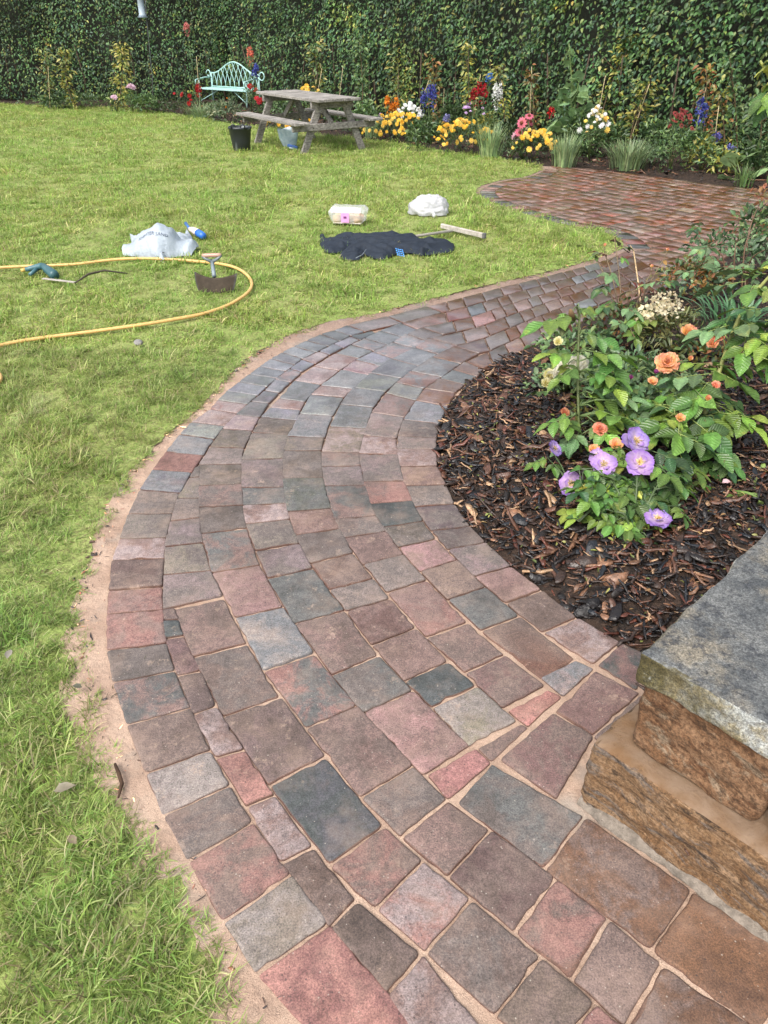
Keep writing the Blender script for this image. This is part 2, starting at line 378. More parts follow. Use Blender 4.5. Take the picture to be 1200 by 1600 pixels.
# ---- outlines, photo pixels -> metres
LAWN_EDGE = [(385, 1605), (362, 1560), (322, 1482), (292, 1420), (270, 1352), (236, 1312), (192, 1270), (172, 1202), (152, 1150), (130, 1072), (124, 1010),
             (114, 950), (130, 898), (150, 832), (166, 800), (190, 760), (215, 722), (260, 677), (308, 640), (348, 594), (385, 562), (430, 532), (480, 511),
             (530, 498), (585, 489), (640, 475), (700, 460), (740, 450), (790, 438), (845, 426), (900, 412), (938, 401), (964, 391), (974, 381), (962, 366),
             (930, 354), (884, 346), (830, 332), (788, 319), (752, 306), (744, 299), (752, 290), (782, 281), (812, 277), (838, 269), (844, 263), (834, 257)]
BED_FAR = [(760, 243), (690, 234), (600, 221), (525, 213), (450, 203), (380, 195), (345, 190), (300, 181), (250, 174), (170, 168), (0, 163)]
lawn_edge = [G(*p) for p in LAWN_EDGE]; bed_far = [G(*p) for p in BED_FAR]
edge_s = smooth_line(lawn_edge, 4)
def ragged(line, amp, sub=5):
    out = []
    for a, b in zip(line[:-1], line[1:]):
        t_ = (b-a)[:2]; n_ = np.array([-t_[1], t_[0], 0])/max(1e-6, np.linalg.norm(t_))
        for k in range(sub): p = lerp(a, b, k/sub); out.append(p+n_*amp*(nz(p[0], p[1], 0, 9)+.8*nz(p[0], p[1], 4, 34)))
    return out+[line[-1]]
edge_r = ragged(edge_s, .022)
LX = -15.0
lawn_poly = [tuple(p[:2]) for p in edge_r] + [tuple(p[:2]) for p in smooth_line(bed_far, 3)] + [(LX, bed_far[-1][1]), (LX, -1.5), (-0.05, -1.5)]
patio_far = [(860, 259), (920, 263), (1025, 276), (1116, 288), (1200, 297), (1330, 312)]
patio_near = [(1420, 352), (1200, 372), (1140, 396), (1060, 441), (1000, 456), (958, 480)]
def lawn_h(x, y): return .006*nz(x, y, 0, .9)+.004*nz(x, y, 3, 3.1)
sheet('lawn', lawn_poly, M['lawn'], -.004, .4, lawn_h)
hed = [np.array([-17, 22.5, 0]), np.array([-4.4, 22.7, 0]), np.array([5.74, 12.45, 0]), np.array([10.5, 7.6, 0])]   # foot of the hedge
fb = [tuple(p[:2]) for p in smooth_line(bed_far, 3)][::-1]
fb += [tuple(G(834, 257)[:2])] + [tuple(G(*p)[:2]) for p in patio_far]
fbl = [np.array(p) for p in fb]
bedpoly = [(LX, fb[0][1])] + fb + [(11.5, 7.4)] + [tuple((h+np.array([.6, .6, 0]))[:2]) for h in hed[::-1]]
sheet('flower_bed', bedpoly, M['soil'], -.02, .4, lambda x, y: -.004+.05*(1-math.exp(-float(dist_line(np.array([[x, y]]), fbl)[0])/.5))*(1+.6*nz(x, y, 0, 1.5)))

# ------------------------------------------------------------------ pavers
TC = dict(g=(.126, .105, .097), t=(.098, .099, .097), d=(.055, .061, .060), b=(.133, .097, .085), p=(.172, .115, .103), r=(.205, .112, .098),
          R=(.30, .155, .132), l=(.212, .184, .170), L=(.245, .194, .188), u=(.138, .140, .146), o=(.118, .064, .040), m=(.135, .080, .075))
def conv_inset(P, d):
    n = len(P); out = []
    A = sum(P[i][0]*P[(i+1) % n][1]-P[(i+1) % n][0]*P[i][1] for i in range(n))
    if A < 0: P = P[::-1]
    c = np.mean(P, 0)
    for i in range(n):
        a, b, e = P[i-1], P[i], P[(i+1) % n]
        n1 = np.array([-(b-a)[1], (b-a)[0]]); n2 = np.array([-(e-b)[1], (e-b)[0]])
        n1 = n1/max(np.linalg.norm(n1), 1e-9); n2 = n2/max(np.linalg.norm(n2), 1e-9)
        m = n1+n2; L = m@m
        q = b+m*(2*d/max(L, .9))*.5*1.0 if L > .05 else b
        if np.linalg.norm(q-b) > .45*np.linalg.norm(c-b): q = b+(c-b)*.4
        out.append(q)
    return out
def outline(P, seg, rad, jit, rs):
    P = [np.asarray(p, float) for p in P]; n = len(P); out = []
    for i in range(n):
        a, b, e = P[i-1], P[i], P[(i+1) % n]
        la, le = np.linalg.norm(a-b), np.linalg.norm(e-b)
        r = min(rad*rs.uniform(.5, 1.7), .3*la, .3*le); u = (a-b)/max(la, 1e-9); w = (e-b)/max(le, 1e-9)
        p1, p2 = b+u*r, b+w*r
        out.append(p1); out.append(b*.42+(p1+p2)*.29 if seg else (b+p1+p2)/3)
        out.append(p2)
        nx = e+(b-e)/max(le, 1e-9)*min(rad, .3*le)
        k = max(1, int(np.linalg.norm(nx-p2)/seg)) if seg else 1
        cc_ = sum(P)/n
        for j in range(1, k):
            q_ = lerp(p2, nx, j/k)+rs.normal(0, jit, 2)
            if rs.random() < .10: q_ = q_+(cc_-q_)/max(1e-6, np.linalg.norm(cc_-q_))*rs.uniform(.002, .006)
            out.append(q_)
    return out
def paver_geo(P, rs, near=True):
    P = [np.asarray(p[:2], float) for p in P]
    q = conv_inset(P, rs.uniform(.0042, .0088) if near else .004)
    ol = outline(q, .024 if near else 0, .0075 if near else .008, .0013, rs)
    ol = np.array(ol); c = ol.mean(0); fl_ = 1 if c[1] < 2.4 else .4; z = rs.uniform(-.0035, .003)*fl_; tx, ty = rs.normal(0, .008*fl_, 2)
    tilt = lambda p: z+(p[0]-c[0])*tx+(p[1]-c[1])*ty
    def ring(k, dz, floor=None):
        d = ol-c; L = np.linalg.norm(d, axis=1)[:, None]
        p = c+d*np.maximum(0, 1-k/np.maximum(L, 1e-6))
        return [(x, y, (tilt((x, y))+dz) if floor is None else floor) for x, y in p]
    rings = [ring(0, 0, -.05), ring(0, -.0085), ring(.0016, -.0034), ring(.0050, -.0008), ring(.011, 0)] if near else [ring(0, 0, -.04), ring(0, -.005), ring(.004, 0)]
    n = len(ol); v = [p for r_ in rings for p in r_]; f = []
    for i in range(len(rings)-1):
        for k in range(n): f.append((i*n+k, i*n+(k+1) % n, (i+1)*n+(k+1) % n, (i+1)*n+k))
    f.append(tuple((len(rings)-1)*n+k for k in range(n)))
    return v, f, c
def stone_col(code, rs):
    a = np.array(TC[code[0]])*rs.uniform(.9, 1.1); b = np.array(TC[code[1]])*rs.uniform(.9, 1.1) if len(code) > 1 else a*rs.choice([rs.uniform(.60, .82), rs.uniform(1.15, 1.42)])*np.array([1, rs.uniform(.88, 1.05), rs.uniform(.84, 1.06)])
    return a, b
PX = lambda *r: [G(*p) for p in r]
COURSES = {   # rungs (left x, y, right x, y) from the bottom of the photo up, then the stone colours between them
 'E': ([(535, 1668, 655, 1612), (403, 1519, 512, 1443), (351, 1438, 453, 1366), (296, 1343, 392, 1285), (257, 1272, 356, 1227), (230, 1206, 325, 1172), (201, 1131, 295, 1105),
        (178, 1065, 270, 1047), (169, 1015, 258, 1004), (169, 959, 252, 952), (172, 921, 251, 915), (177, 874, 254, 872), (189, 841, 257, 839), (202, 802, 267, 802),
        (220, 764, 279, 769), (240, 733, 297, 737), (261, 705, 315, 710), (282, 678, 332, 685), (300, 659, 350, 665), (330, 639, 370, 645), (341, 625, 384, 631),
        (356, 610, 400, 617), (375, 596, 415, 603), (391, 584, 431, 590), (407, 572, 445, 579), (424, 560, 459, 569), (442, 550, 471, 559), (460, 541, 493, 549),
        (480, 532, 511, 540), (502, 522, 530, 532), (523, 516, 547, 523), (544, 508, 568, 517), (606, 494, 629, 503), (668, 478, 690, 487)],
       'R l rb gb l b tp g rp rp b Lp g g u r u u Lp Lr u u u u u u u u t t u g g'.split()),
 'F': ([(700, 1690, 775, 1640), (608, 1549, 657, 1493), (518, 1445, 554, 1408), (442, 1346, 486, 1324), (388, 1257, 425, 1242), (340, 1182, 379, 1171), (303, 1115, 335, 1103),
        (279, 1054, 313, 1047), (259, 996, 284, 992), (256, 968, 277, 967), (253, 951, 270, 948)], 'pL b b pL rR Lp b p d b'.split()),
 'F2': ([(257, 951, 346, 931), (257, 897, 327, 891), (259, 852, 314, 846), (268, 813, 310, 808), (279, 777, 310, 777), (298, 745, 311, 744), (306, 728, 311, 726)], 'g g g g g g'.split()),
 'A': ([(985, 1760, 1085, 1690), (868, 1642, 927, 1570), (777, 1583, 843, 1498), (668, 1484, 734, 1407), (590, 1416, 658, 1346), (518, 1350, 598, 1292), (423, 1224, 505, 1181), (351, 1118, 436, 1090),
        (303, 1025, 383, 1005), (270, 950, 347, 933)], 'r b gb Lr br d b bg bp'.split()),
 'B': ([(1095, 1700, 1185, 1610), (980, 1600, 1033, 1508), (896, 1526, 950, 1437), (806, 1452, 868, 1372), (703, 1366, 765, 1298), (629, 1304, 697, 1250), (566, 1243, 643, 1196),
        (481, 1136, 556, 1102), (414, 1046, 488, 1020), (370, 963, 440, 948), (333, 894, 403, 882), (316, 832, 383, 824), (312, 791, 378, 788), (312, 758, 376, 755), (312, 725, 376, 724),
        (330, 697, 379, 699), (349, 669, 392, 672), (370, 647, 403, 651), (394, 627, 418, 629), (415, 610, 434, 613), (432, 592, 452, 596), (454, 576, 469, 580), (473, 561, 491, 567),
        (500, 549, 513, 553), (523, 537, 535, 542), (549, 525, 561, 530), (583, 517, 588, 520)], 'ob b rb b pb gb bp tr ul p pt g gp g g g L t t u Lu u L u u d'.split()),
 'C': ([(1190, 1606, 1262, 1508), (1021, 1480, 1080, 1394), (853, 1355, 913, 1277), (715, 1250, 765, 1194)], 'o ob tg'.split()),
 'C2': ([(664, 1210, 732, 1166), (571, 1112, 642, 1079), (521, 1053, 590, 1024), (462, 972, 536, 953), (420, 902, 486, 887), (401, 859, 466, 848), (385, 817, 450, 810), (381, 788, 447, 785),
         (379, 761, 442, 760), (379, 717, 440, 715), (396, 675, 449, 678), (409, 651, 462, 656), (424, 636, 467, 640), (437, 622, 474, 627), (462, 594, 500, 600), (492, 572, 528, 578),
         (525, 552, 558, 559), (550, 538, 582, 547), (571, 528, 604, 538), (595, 516, 628, 526), (627, 504, 652, 514)],
        'p tg b t g g Lp t g g g u Lp ut L Lp u uL u u'.split()),
 'D': ([(734, 1165, 806, 1127), (677, 1103, 743, 1071), (634, 1062, 698, 1033), (583, 1006, 648, 981), (543, 953, 607, 935), (517, 920, 581, 903), (486, 878, 549, 863), (464, 835, 530, 825),
        (450, 798, 515, 793), (443, 746, 502, 745), (442, 703, 500, 703), (451, 681, 505, 683), (470, 646, 517, 649), (487, 616, 535, 620), (503, 602, 551, 607), (536, 577, 575, 585),
        (556, 562, 594, 571), (584, 549, 613, 559), (615, 534, 647, 543), (634, 521, 667, 532), (660, 511, 692, 522)],
       'l d p p g b g p t g g u u Lp u L u uL uL g'.split()),
 'H': ([(788, 1105, 850, 1072), (729, 1049, 787, 1023), (668, 994, 729, 972), (607, 924, 664, 906), (570, 880, 628, 866), (540, 839, 602, 829), (524, 810, 585, 805), (510, 758, 568, 757),
        (504, 728, 561, 727), (504, 705, 560, 706), (517, 666, 570, 669), (533, 631, 581, 636), (552, 605, 600, 611), (580, 582, 625, 590), (612, 560, 653, 571), (645, 541, 683, 552), (672, 527, 713, 539)],
       'bm b rp g p g pt g gp L ut u u u u pu'.split()),
 'K': ([(851, 1060, 898, 1030), (754, 983, 810, 962), (702, 935, 756, 917), (659, 891, 713, 875), (625, 853, 679, 841), (600, 822, 659, 813), (580, 786, 642, 781), (570, 752, 629, 751),
        (562, 708, 620, 709), (568, 679, 617, 684), (582, 644, 630, 651), (605, 614, 648, 625), (621, 597, 660, 606), (643, 579, 688, 588), (677, 557, 718, 567), (710, 540, 748, 551)],
       'b t b p g d pr g Lp g pg u pu ug bo'.split()),
 'I': ([(930, 1036, 969, 1004), (850, 986, 901, 964), (793, 940, 846, 921), (743, 899, 796, 884), (702, 857, 757, 847), (677, 828, 732, 821), (650, 791, 708, 786), (634, 758, 695, 756),
        (626, 728, 681, 727), (622, 700, 679, 701), (624, 680, 680, 683), (632, 655, 684, 661), (651, 625, 698, 634), (665, 607, 709, 613), (688, 591, 724, 600), (709, 577, 744, 587), (727, 564, 755, 575)],
       'pL b p g g g g p Lp g g u po ob t b'.split()),
}
LOOSE = [  # stones laid across the turn by the wall, corner by corner
 ([(668, 1209), (743, 1168), (768, 1191), (700, 1250)], 'r'), ([(746, 1167), (813, 1129), (827, 1136), (769, 1190)], 'bp'), ([(794, 1109), (855, 1076), (880, 1087), (826, 1135)], 'R'),
 ([(846, 1057), (899, 1031), (928, 1044), (881, 1086)], 'uL'), ([(783, 1185), (864, 1114), (928, 1150), (870, 1246)], 'bm'), ([(867, 1110), (930, 1047), (1000, 1082), (927, 1147)], 'mp'),
 ([(935, 1038), (970, 1004), (1012, 1022), (996, 1078)], 'dm'), ([(928, 1149), (1000, 1085), (1060, 1115), (980, 1190)], 'b')]
def under(line, d):                                   # run the sand a little way under the turf
    out = []
    for i in range(len(line)):
        t_ = (line[min(i+1, len(line)-1)]-line[max(i-1, 0)])[:2]; t_ = t_/np.linalg.norm(t_); out.append(tuple(line[i][:2]+d*np.array([-t_[1], t_[0]])))
    return out
path_sand = under(edge_s[:4*33+1], .07)
inner_px = [(958, 482), (900, 500), (850, 525), (800, 549), (757, 576), (726, 601), (700, 634), (686, 661), (682, 683), (681, 701), (683, 727), (697, 756), (710, 786), (734, 821), (759, 847), (798, 884), (848, 921), (903, 964), (970, 1004), (1012, 1024)]
inner_w = [G(*p) for p in inner_px]
path_poly = path_sand + [tuple(G(*p)[:2]) for p in ((1060, 441), (1000, 456))] + [tuple(p[:2]) for p in inner_w] + [(1.15, 1.0), (1.35, .3), (1.2, -1.0), (-.05, -1.5)]
def sand_h(x, y): return -.0088-.006*min(1, max(0, (y-1.6)/1.5))+.010*math.exp(-float(dist_line(np.array([[x, y]]), edge_s)[0])/.06)+.004*nz(x, y, 0, 6)+.0025*nz(x, y, 5, 20)
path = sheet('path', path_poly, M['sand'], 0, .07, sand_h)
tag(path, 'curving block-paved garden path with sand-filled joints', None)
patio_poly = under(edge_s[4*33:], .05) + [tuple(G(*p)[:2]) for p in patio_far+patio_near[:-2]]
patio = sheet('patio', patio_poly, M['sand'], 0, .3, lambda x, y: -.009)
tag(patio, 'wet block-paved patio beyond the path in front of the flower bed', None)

n_path = 0
def widen(P, e):                                      # the rungs were read at the stones' own edges along the courses
    a, b, c, d = P; u = (b-a)/max(1e-6, np.linalg.norm(b-a)); w = (c-d)/max(1e-6, np.linalg.norm(c-d)); return [a-u*e, b+u*e, c+w*e, d-w*e]
def add_paver(P, code, parent, near=True, seed=0):
    rs = np.random.default_rng(seed+1000); v, f, c = paver_geo(P, rs, near); a, b = stone_col(code, rs)
    side = np.tile(a, (len(v), 1)); zt = np.array([q[2] for q in v]); side[zt < -.0045] = np.array([.10, .050, .038]); s2 = np.tile(b, (len(v), 1)); s2[zt < -.0045] = np.array([.13, .07, .05])  # low side vertices tinted dark red: joint shadow painted in, with sand stain
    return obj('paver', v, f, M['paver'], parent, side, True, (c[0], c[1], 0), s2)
for ci, (nm, (rungs, cols)) in enumerate(COURSES.items()):
    for i, (r0, r1) in enumerate(zip(rungs[:-1], rungs[1:])):
        P = PX((r0[0], r0[1]), (r0[2], r0[3]), (r1[2], r1[3]), (r1[0], r1[1])); P = widen(P, .0088+.0025*min(1, max(0, P[0][1]-1.7)))
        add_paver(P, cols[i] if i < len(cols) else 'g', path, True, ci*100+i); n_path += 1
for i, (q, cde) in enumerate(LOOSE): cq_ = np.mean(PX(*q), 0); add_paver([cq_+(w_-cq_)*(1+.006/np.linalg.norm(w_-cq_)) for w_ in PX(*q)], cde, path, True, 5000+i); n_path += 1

# the path runs on between its two edges to the patio: six courses, random lengths
def resample(line):
    L = np.concatenate([[0], np.cumsum([np.linalg.norm(b-a) for a, b in zip(line[:-1], line[1:])])])
    def at(s):
        s = min(max(s, 0), L[-1]); i = min(np.searchsorted(L, s, 'right')-1, len(line)-2)
        return lerp(line[i], line[i+1], (s-L[i])/max(L[i+1]-L[i], 1e-9))
    return at, L[-1]
out_l = smooth_line(PX((668, 480), (700, 470), (740, 460), (788, 447), (844, 434), (900, 419), (945, 406), (977, 392)), 6)
in_l = smooth_line(PX((690, 591), (727, 577), (757, 576), (806, 553), (850, 531), (900, 506), (958, 484), (1005, 461), (1060, 443)), 6)
oat, oL = resample(out_l); iat, iL = resample(in_l)
front = {0: ('E', 33), 1: ('C2', 20), 2: ('D', 20), 3: ('H', 16), 4: ('K', 15), 5: ('I', 16)}
FARC = 'o o b bo p p ob t g g u bo r po p b'.split()
ends = {}
for k in range(6):
    nm, ri = front[k]; r = COURSES[nm][0][ri]; a0, b0 = G(r[0], r[1]), G(r[2], r[3])
    mid = (a0+b0)/2; f0, f1 = k/6, (k+1)/6
    S = np.linspace(0, 1, 120); cl = [lerp(oat(s*oL), iat(s*iL), (f0+f1)/2) for s in S]
    s = S[int(np.argmin([np.linalg.norm(p-mid) for p in cl]))]
    rs = np.random.default_rng(60+k); prevL, prevR = a0, b0; Lc = (oL+iL)/2; first = True
    while s < 1:
        ds = rs.choice([.125, .17, .17, .215])/Lc; s2 = s+ds
        if 1-s2 < .09/Lc: s2 = 1.0
        s2 = min(s2, 1.0)
        nL, nR = lerp(oat(s2*oL), iat(s2*iL), f0), lerp(oat(s2*oL), iat(s2*iL), f1)
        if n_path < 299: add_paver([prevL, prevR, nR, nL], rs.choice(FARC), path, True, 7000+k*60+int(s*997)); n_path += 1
        prevL, prevR, s = nL, nR, s2

# patio: straight rows inside a header course that follows the lawn
def clip_to(poly, quad):                              # Sutherland-Hodgman: poly cut by a convex quad
    n = len(quad); A = sum(quad[i][0]*quad[(i+1) % n][1]-quad[(i+1) % n][0]*quad[i][1] for i in range(n))
    q = quad if A > 0 else quad[::-1]; out = [np.array(p) for p in poly]
    for i in range(n):
        a, b = q[i], q[(i+1) % n]; inp, out = out, []
        if not inp: break
        side = lambda p: (b[0]-a[0])*(p[1]-a[1])-(b[1]-a[1])*(p[0]-a[0])
        for j in range(len(inp)):
            p, r_ = inp[j-1], inp[j]; sp_, sr = side(p), side(r_)
            if sr >= 0:
                if sp_ < 0: out.append(p+(r_-p)*(sp_/(sp_-sr)))
                out.append(r_)
            elif sp_ >= 0: out.append(p+(r_-p)*(sp_/(sp_-sr)))
    cl = []
    for p in out:
        if not cl or np.linalg.norm(p-cl[-1]) > .006: cl.append(p)
    while len(cl) > 1 and np.linalg.norm(cl[0]-cl[-1]) < .006: cl.pop()
    return cl
def area(P): return abs(sum(P[i][0]*P[(i+1) % len(P)][1]-P[(i+1) % len(P)][0]*P[i][1] for i in range(len(P))))/2 if len(P) > 2 else 0
pe = [np.array(p[:2]) for p in smooth_line(PX((985, 388), (966, 371), (934, 359), (886, 351), (832, 337), (792, 324), (757, 309), (750, 299), (758, 292), (786, 283), (816, 279), (842, 271), (852, 264)), 5)]
def offset(line, d):
    out = []
    for i in range(len(line)):
        t_ = line[min(i+1, len(line)-1)]-line[max(i-1, 0)]; t_ = t_/np.linalg.norm(t_); out.append(line[i]+d*np.array([t_[1], -t_[0]]))
    return out
pin = offset(pe, .19)
cand = []
acc = 0; i0 = 0; Lp = np.concatenate([[0], np.cumsum([np.linalg.norm(b-a) for a, b in zip(pe[:-1], pe[1:])])])
pa = lambda s: np.array([np.interp(s, Lp, [p[0] for p in pe]), np.interp(s, Lp, [p[1] for p in pe])])
pb = lambda s: np.array([np.interp(s, Lp, [p[0] for p in pin]), np.interp(s, Lp, [p[1] for p in pin])])
s = 0; rs = np.random.default_rng(4)
while s < Lp[-1]-.08:
    s2 = min(s+rs.choice([.12, .16, .16, .2]), Lp[-1])
    q = [pa(s), pb(s), pb(s2), pa(s2)]
    if area(q) > .004: cand.append((q, rs.choice('g t b m p u d'.split())))
    s = s2
inner_poly = pin + [np.array(G(*p)[:2]) for p in patio_far] + [np.array(G(*p)[:2]) for p in [(1420, 352), (1200, 374), (1140, 398), (1062, 444), (980, 394)]]
dv = np.array([.783, -1.12]); dv /= np.linalg.norm(dv); nv = np.array([-dv[1], dv[0]])
o0 = np.array(G(977, 392)[:2]); rs = np.random.default_rng(12)
for row in range(-22, 42):
    u = -6.0+rs.uniform(0, .2)
    while u < 8.5:
        L = rs.choice([.13, .172, .172, .215]); q = [o0+dv*u+nv*row*.172, o0+dv*(u+L)+nv*row*.172, o0+dv*(u+L)+nv*(row+1)*.172, o0+dv*u+nv*(row+1)*.172]
        c = clip_to(inner_poly, q); u += L
        if area(c) > .003 and len(c) < 9: cand.append((c, rs.choice('p b p r b g b bo pb pg p o p p l p pb ob'.split())))
cand.sort(key=lambda e: np.linalg.norm(np.mean(e[0], 0)))
sv, sf, st, st2 = [], [], [], []
vis = [e for e in cand if abs(np.mean(e[0], 0)[0]) < .56*np.mean(e[0], 0)[1]]
hid = [e for e in cand if not abs(np.mean(e[0], 0)[0]) < .56*np.mean(e[0], 0)[1]]
TC = {k_: tuple(np.array(v_)*np.array([1.24, 1.13, 1.04])) for k_, v_ in TC.items()}
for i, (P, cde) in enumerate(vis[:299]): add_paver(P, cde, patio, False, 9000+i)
for i, (P, cde) in enumerate(vis[299:]+hid):
    rs_ = np.random.default_rng(20000+i); v, f, c = paver_geo(P, rs_, False); a, b = stone_col(cde, rs_); n = len(sv)
    sv += v; sf += [tuple(j+n for j in q) for q in f]; st += [a]*len(v); st2 += [b]*len(v)
if sv: obj('far_pavers', sv, sf, M['paver'], patio, np.array(st), True, None, np.array(st2), 'stuff')
print('pavers path', n_path, 'patio', len(cand))

# ------------------------------------------------------------------ planting bed by the path, with bark
bed_px = inner_px[::-1]
wall0 = G(906, 1249)[:2]; e1 = np.array([.698, -.716]); e2 = np.array([.716, .698])
bed_poly = [tuple(np.array(p[:2])) for p in smooth_line([G(*p) for p in bed_px], 3)] + [tuple(G(*p)[:2]) for p in ((1000, 457), (1060, 442), (1140, 397), (1200, 373), (1420, 353))] + [(6.2, 5.0), (3.4, 1.6), (1.75, .75), (.72, 1.05)]
bed_line = [G(*p) for p in bed_px]+[G(*p) for p in ((1000, 457), (1060, 442), (1140, 397), (1200, 373))]
def bed_h_np(pts):
    d = dist_line(pts, bed_line); return -.022+.085*(1-np.exp(-d/.22))
def bed_h(x, y): return float(bed_h_np(np.array([[x, y]]))[0])+.012*nz(x, y, 0, 4)
sheet('planting_bed', bed_poly, M['soil'], 0, .14, bed_h)
# bark chips: a few split shapes, thousands scattered, joined (nobody could count them)
def chip_proto(seed, long):
    rs = np.random.default_rng(seed); n = 5; L = 1.0; v, f = [], []
    bend = rs.normal(0, .18); 
    for i in range(n):
        x = i/(n-1)-.5; wdt = (.5 if not long else .13)*(1-(abs(2*x))**3*rs.uniform(.2, .85))*rs.uniform(.75, 1.1); th = (.06 if not long else .04)
        y0 = rs.normal(0, .03)+bend*x*x; zc = bend*.5*x*x+rs.normal(0, .012)
        v += [(x*L, y0-wdt/2, zc-th/2+rs.normal(0, .02)), (x*L, y0+wdt/2, zc-th/2+rs.normal(0, .02)), (x*L, y0+wdt*.42, zc+th/2), (x*L, y0-wdt*.42, zc+th/2)]
    for i in range(n-1):
        for k in range(4): f.append((i*4+k, i*4+(k+1) % 4, i*4+4+(k+1) % 4, i*4+4+k))
    f += [(0, 3, 2, 1), (n*4-4, n*4-3, n*4-2, n*4-1)]
    return np.array(v), np.array(f)
CHIPS = [chip_proto(s_, s_ % 2) for s_ in range(10)]
def scatter_chips(name, P, size, seed, label, tone=1.0):
    rs = np.random.default_rng(seed); N = len(P); kind = np.where(rs.random(N) < .62, rs.integers(0, 5, N)*2+1, rs.integers(0, 5, N)*2); VV, FF, TT = [], [], []; base = 0
    pal = np.array([(.008, .006, .006), (.013, .010, .009), (.036, .021, .015), (.085, .040, .025), (.165, .085, .048), (.34, .22, .13), (.012, .014, .018), (.095, .032, .020)])
    pr = np.array([.23, .18, .16, .13, .10, .05, .07, .08]); pr /= pr.sum()
    for k in range(10):
        I = np.where(kind == k)[0]
        if not len(I): continue
        v, f = CHIPS[k]; s_ = size*np.minimum(3.2, rs.lognormal(0, .55, len(I)))*(1.3 if k % 2 else .85)
        yaw = rs.uniform(0, 2*math.pi, len(I)); pit = rs.normal(0, .28, len(I)); rol = rs.normal(0, .45, len(I))
        cy, sy, cp, sp, cr, sr = np.cos(yaw), np.sin(yaw), np.cos(pit), np.sin(pit), np.cos(rol), np.sin(rol)
        Rm = np.empty((len(I), 3, 3))
        Rm[:, 0] = np.stack([cy*cp, cy*sp*sr-sy*cr, cy*sp*cr+sy*sr], 1); Rm[:, 1] = np.stack([sy*cp, sy*sp*sr+cy*cr, sy*sp*cr-cy*sr], 1)
        Rm[:, 2] = np.stack([-sp, cp*sr, cp*cr], 1)
        W = np.einsum('nij,vj->nvi', Rm, v)*s_[:, None, None]+P[I][:, None, :]
        VV.append(W.reshape(-1, 3)); FF.append((f[None]+(base+np.arange(len(I))*len(v))[:, None, None]).reshape(-1, 4)); base += len(I)*len(v)
        ct = pal[rs.choice(len(pal), len(I), p=pr)]*tone*rs.uniform(.7, 1.3, (len(I), 1)); TT.append(np.repeat(ct, len(v), 0))
    o = obj(name, np.concatenate(VV), np.concatenate(FF), M['bark'], None, np.concatenate(TT), False, (0, 0, 0)); tag(o, label, 'bark mulch', None, 'stuff'); return o
def rand_in(poly, n, seed, xr=None, yr=None):
    rs = np.random.default_rng(seed); p = np.array(poly); a, b = p.min(0), p.max(0)
    if xr: a[0], b[0] = max(a[0], xr[0]), min(b[0], xr[1])
    if yr: a[1], b[1] = max(a[1], yr[0]), min(b[1], yr[1])
    q = rs.uniform(a, b, (n, 2)); return q[in_poly(q, poly)]
q = np.concatenate([rand_in(bed_poly, 24000, 31, (0, 2.6), (.8, 4.4)), rand_in(bed_poly, 6000, 32, (1, 6), (3.4, 8))])
d = dist_line(q, bed_line); q = q[d > .012]
P3 = np.column_stack([q, bed_h_np(q)+rng.uniform(.0, .022, len(q))])
scatter_chips('bark_mulch', P3, .040, 5, 'wet dark bark chip mulch covering the rose bed beside the path')
q = rand_in(bedpoly, 26000, 33, (-6, 7.5), (8, 22)); q = q[rng.random(len(q)) < .55]
P3 = np.column_stack([q, .02+rng.uniform(0, .03, len(q))])
scatter_chips('bark_litter', P3, .055, 6, 'brown bark litter between the plants of the far flower border')

# ------------------------------------------------------------------ sandstone wall at the corner
wall = thing('stone_wall', (*wall0, 0), 'low wall of split sandstone blocks under a grey coping stone', 'wall')
def rock(name, off, size, mat, seed, amp, nx, ny, nz_, parent, taper=0.0, rnd=.018):
    # a block: off = (along face, depth, height) of its near-left-bottom corner, size the same way
    bm = bmesh.new(); bmesh.ops.create_cube(bm, size=1)
    for ax, k in ((0, nx), (1, ny), (2, nz_)):
        for j in range(1, k):
            co = [0, 0, 0]; co[ax] = -.5+j/k; no = [0, 0, 0]; no[ax] = 1
            bmesh.ops.bisect_plane(bm, geom=list(bm.verts)+list(bm.edges)+list(bm.faces), plane_co=co, plane_no=no)
    v = []
    for q in bm.verts:
        p = np.array([(q.co[i]+.5)*size[i] for i in range(3)])
        # round the arrises, then break the faces up
        c = np.array(size)/2; inn = np.clip(p, rnd, np.array(size)-rnd); dd = p-inn; L = np.linalg.norm(dd)
        if L > 1e-9: p = inn+dd/L*rnd
        w = np.array([*wall0, 0])+np.array([*(e1*(off[0]+p[0])+e2*(off[1]+p[1])), off[2]+p[2]])
        n_ = dd/L if L > 1e-9 else np.array([0, 0, 0])
        if abs(n_[2]) < .5 and L > .98*rnd: n_ = n_
        nw = np.array([*(e1*n_[0]+e2*n_[1]), n_[2]])
        u = p[0]*1.0+p[2]*.9
        h = mnoise.fractal(Vector((u*9+seed, (p[2]-p[0]*.5)*15, p[1]*9)), .9, 2.1, 5)*amp + mnoise.noise(Vector((w[0]*5+seed, w[1]*5, w[2]*5)))*amp*1.2
        if n_[2] > .8: h = h*.40+.0035*mnoise.noise(Vector((w[0]*70, w[1]*70, seed)))
        v.append(w+nw*h)
    f = [tuple(x.index for x in q.verts) for q in bm.faces]; bm.free()
    return obj(name, v, f, mat, parent)
rock('block', (0, 0, -.03), (1.6, .62, .257), M['rock'], 3.1, .013, 120, 24, 34, wall)
rock('block', (.062, .055, .227), (.318, .50, .228), M['rock2'], 8.7, .008, 40, 34, 34, wall)
rock('block', (.398, .050, .227), (.62, .50, .228), M['rock2'], 15.2, .008, 44, 20, 20, wall)
rock('coping_stone', (.047, .03, .4555), (.95, .95, .088), M['cap'], 22.3, .008, 110, 80, 22, wall, 0, .010)
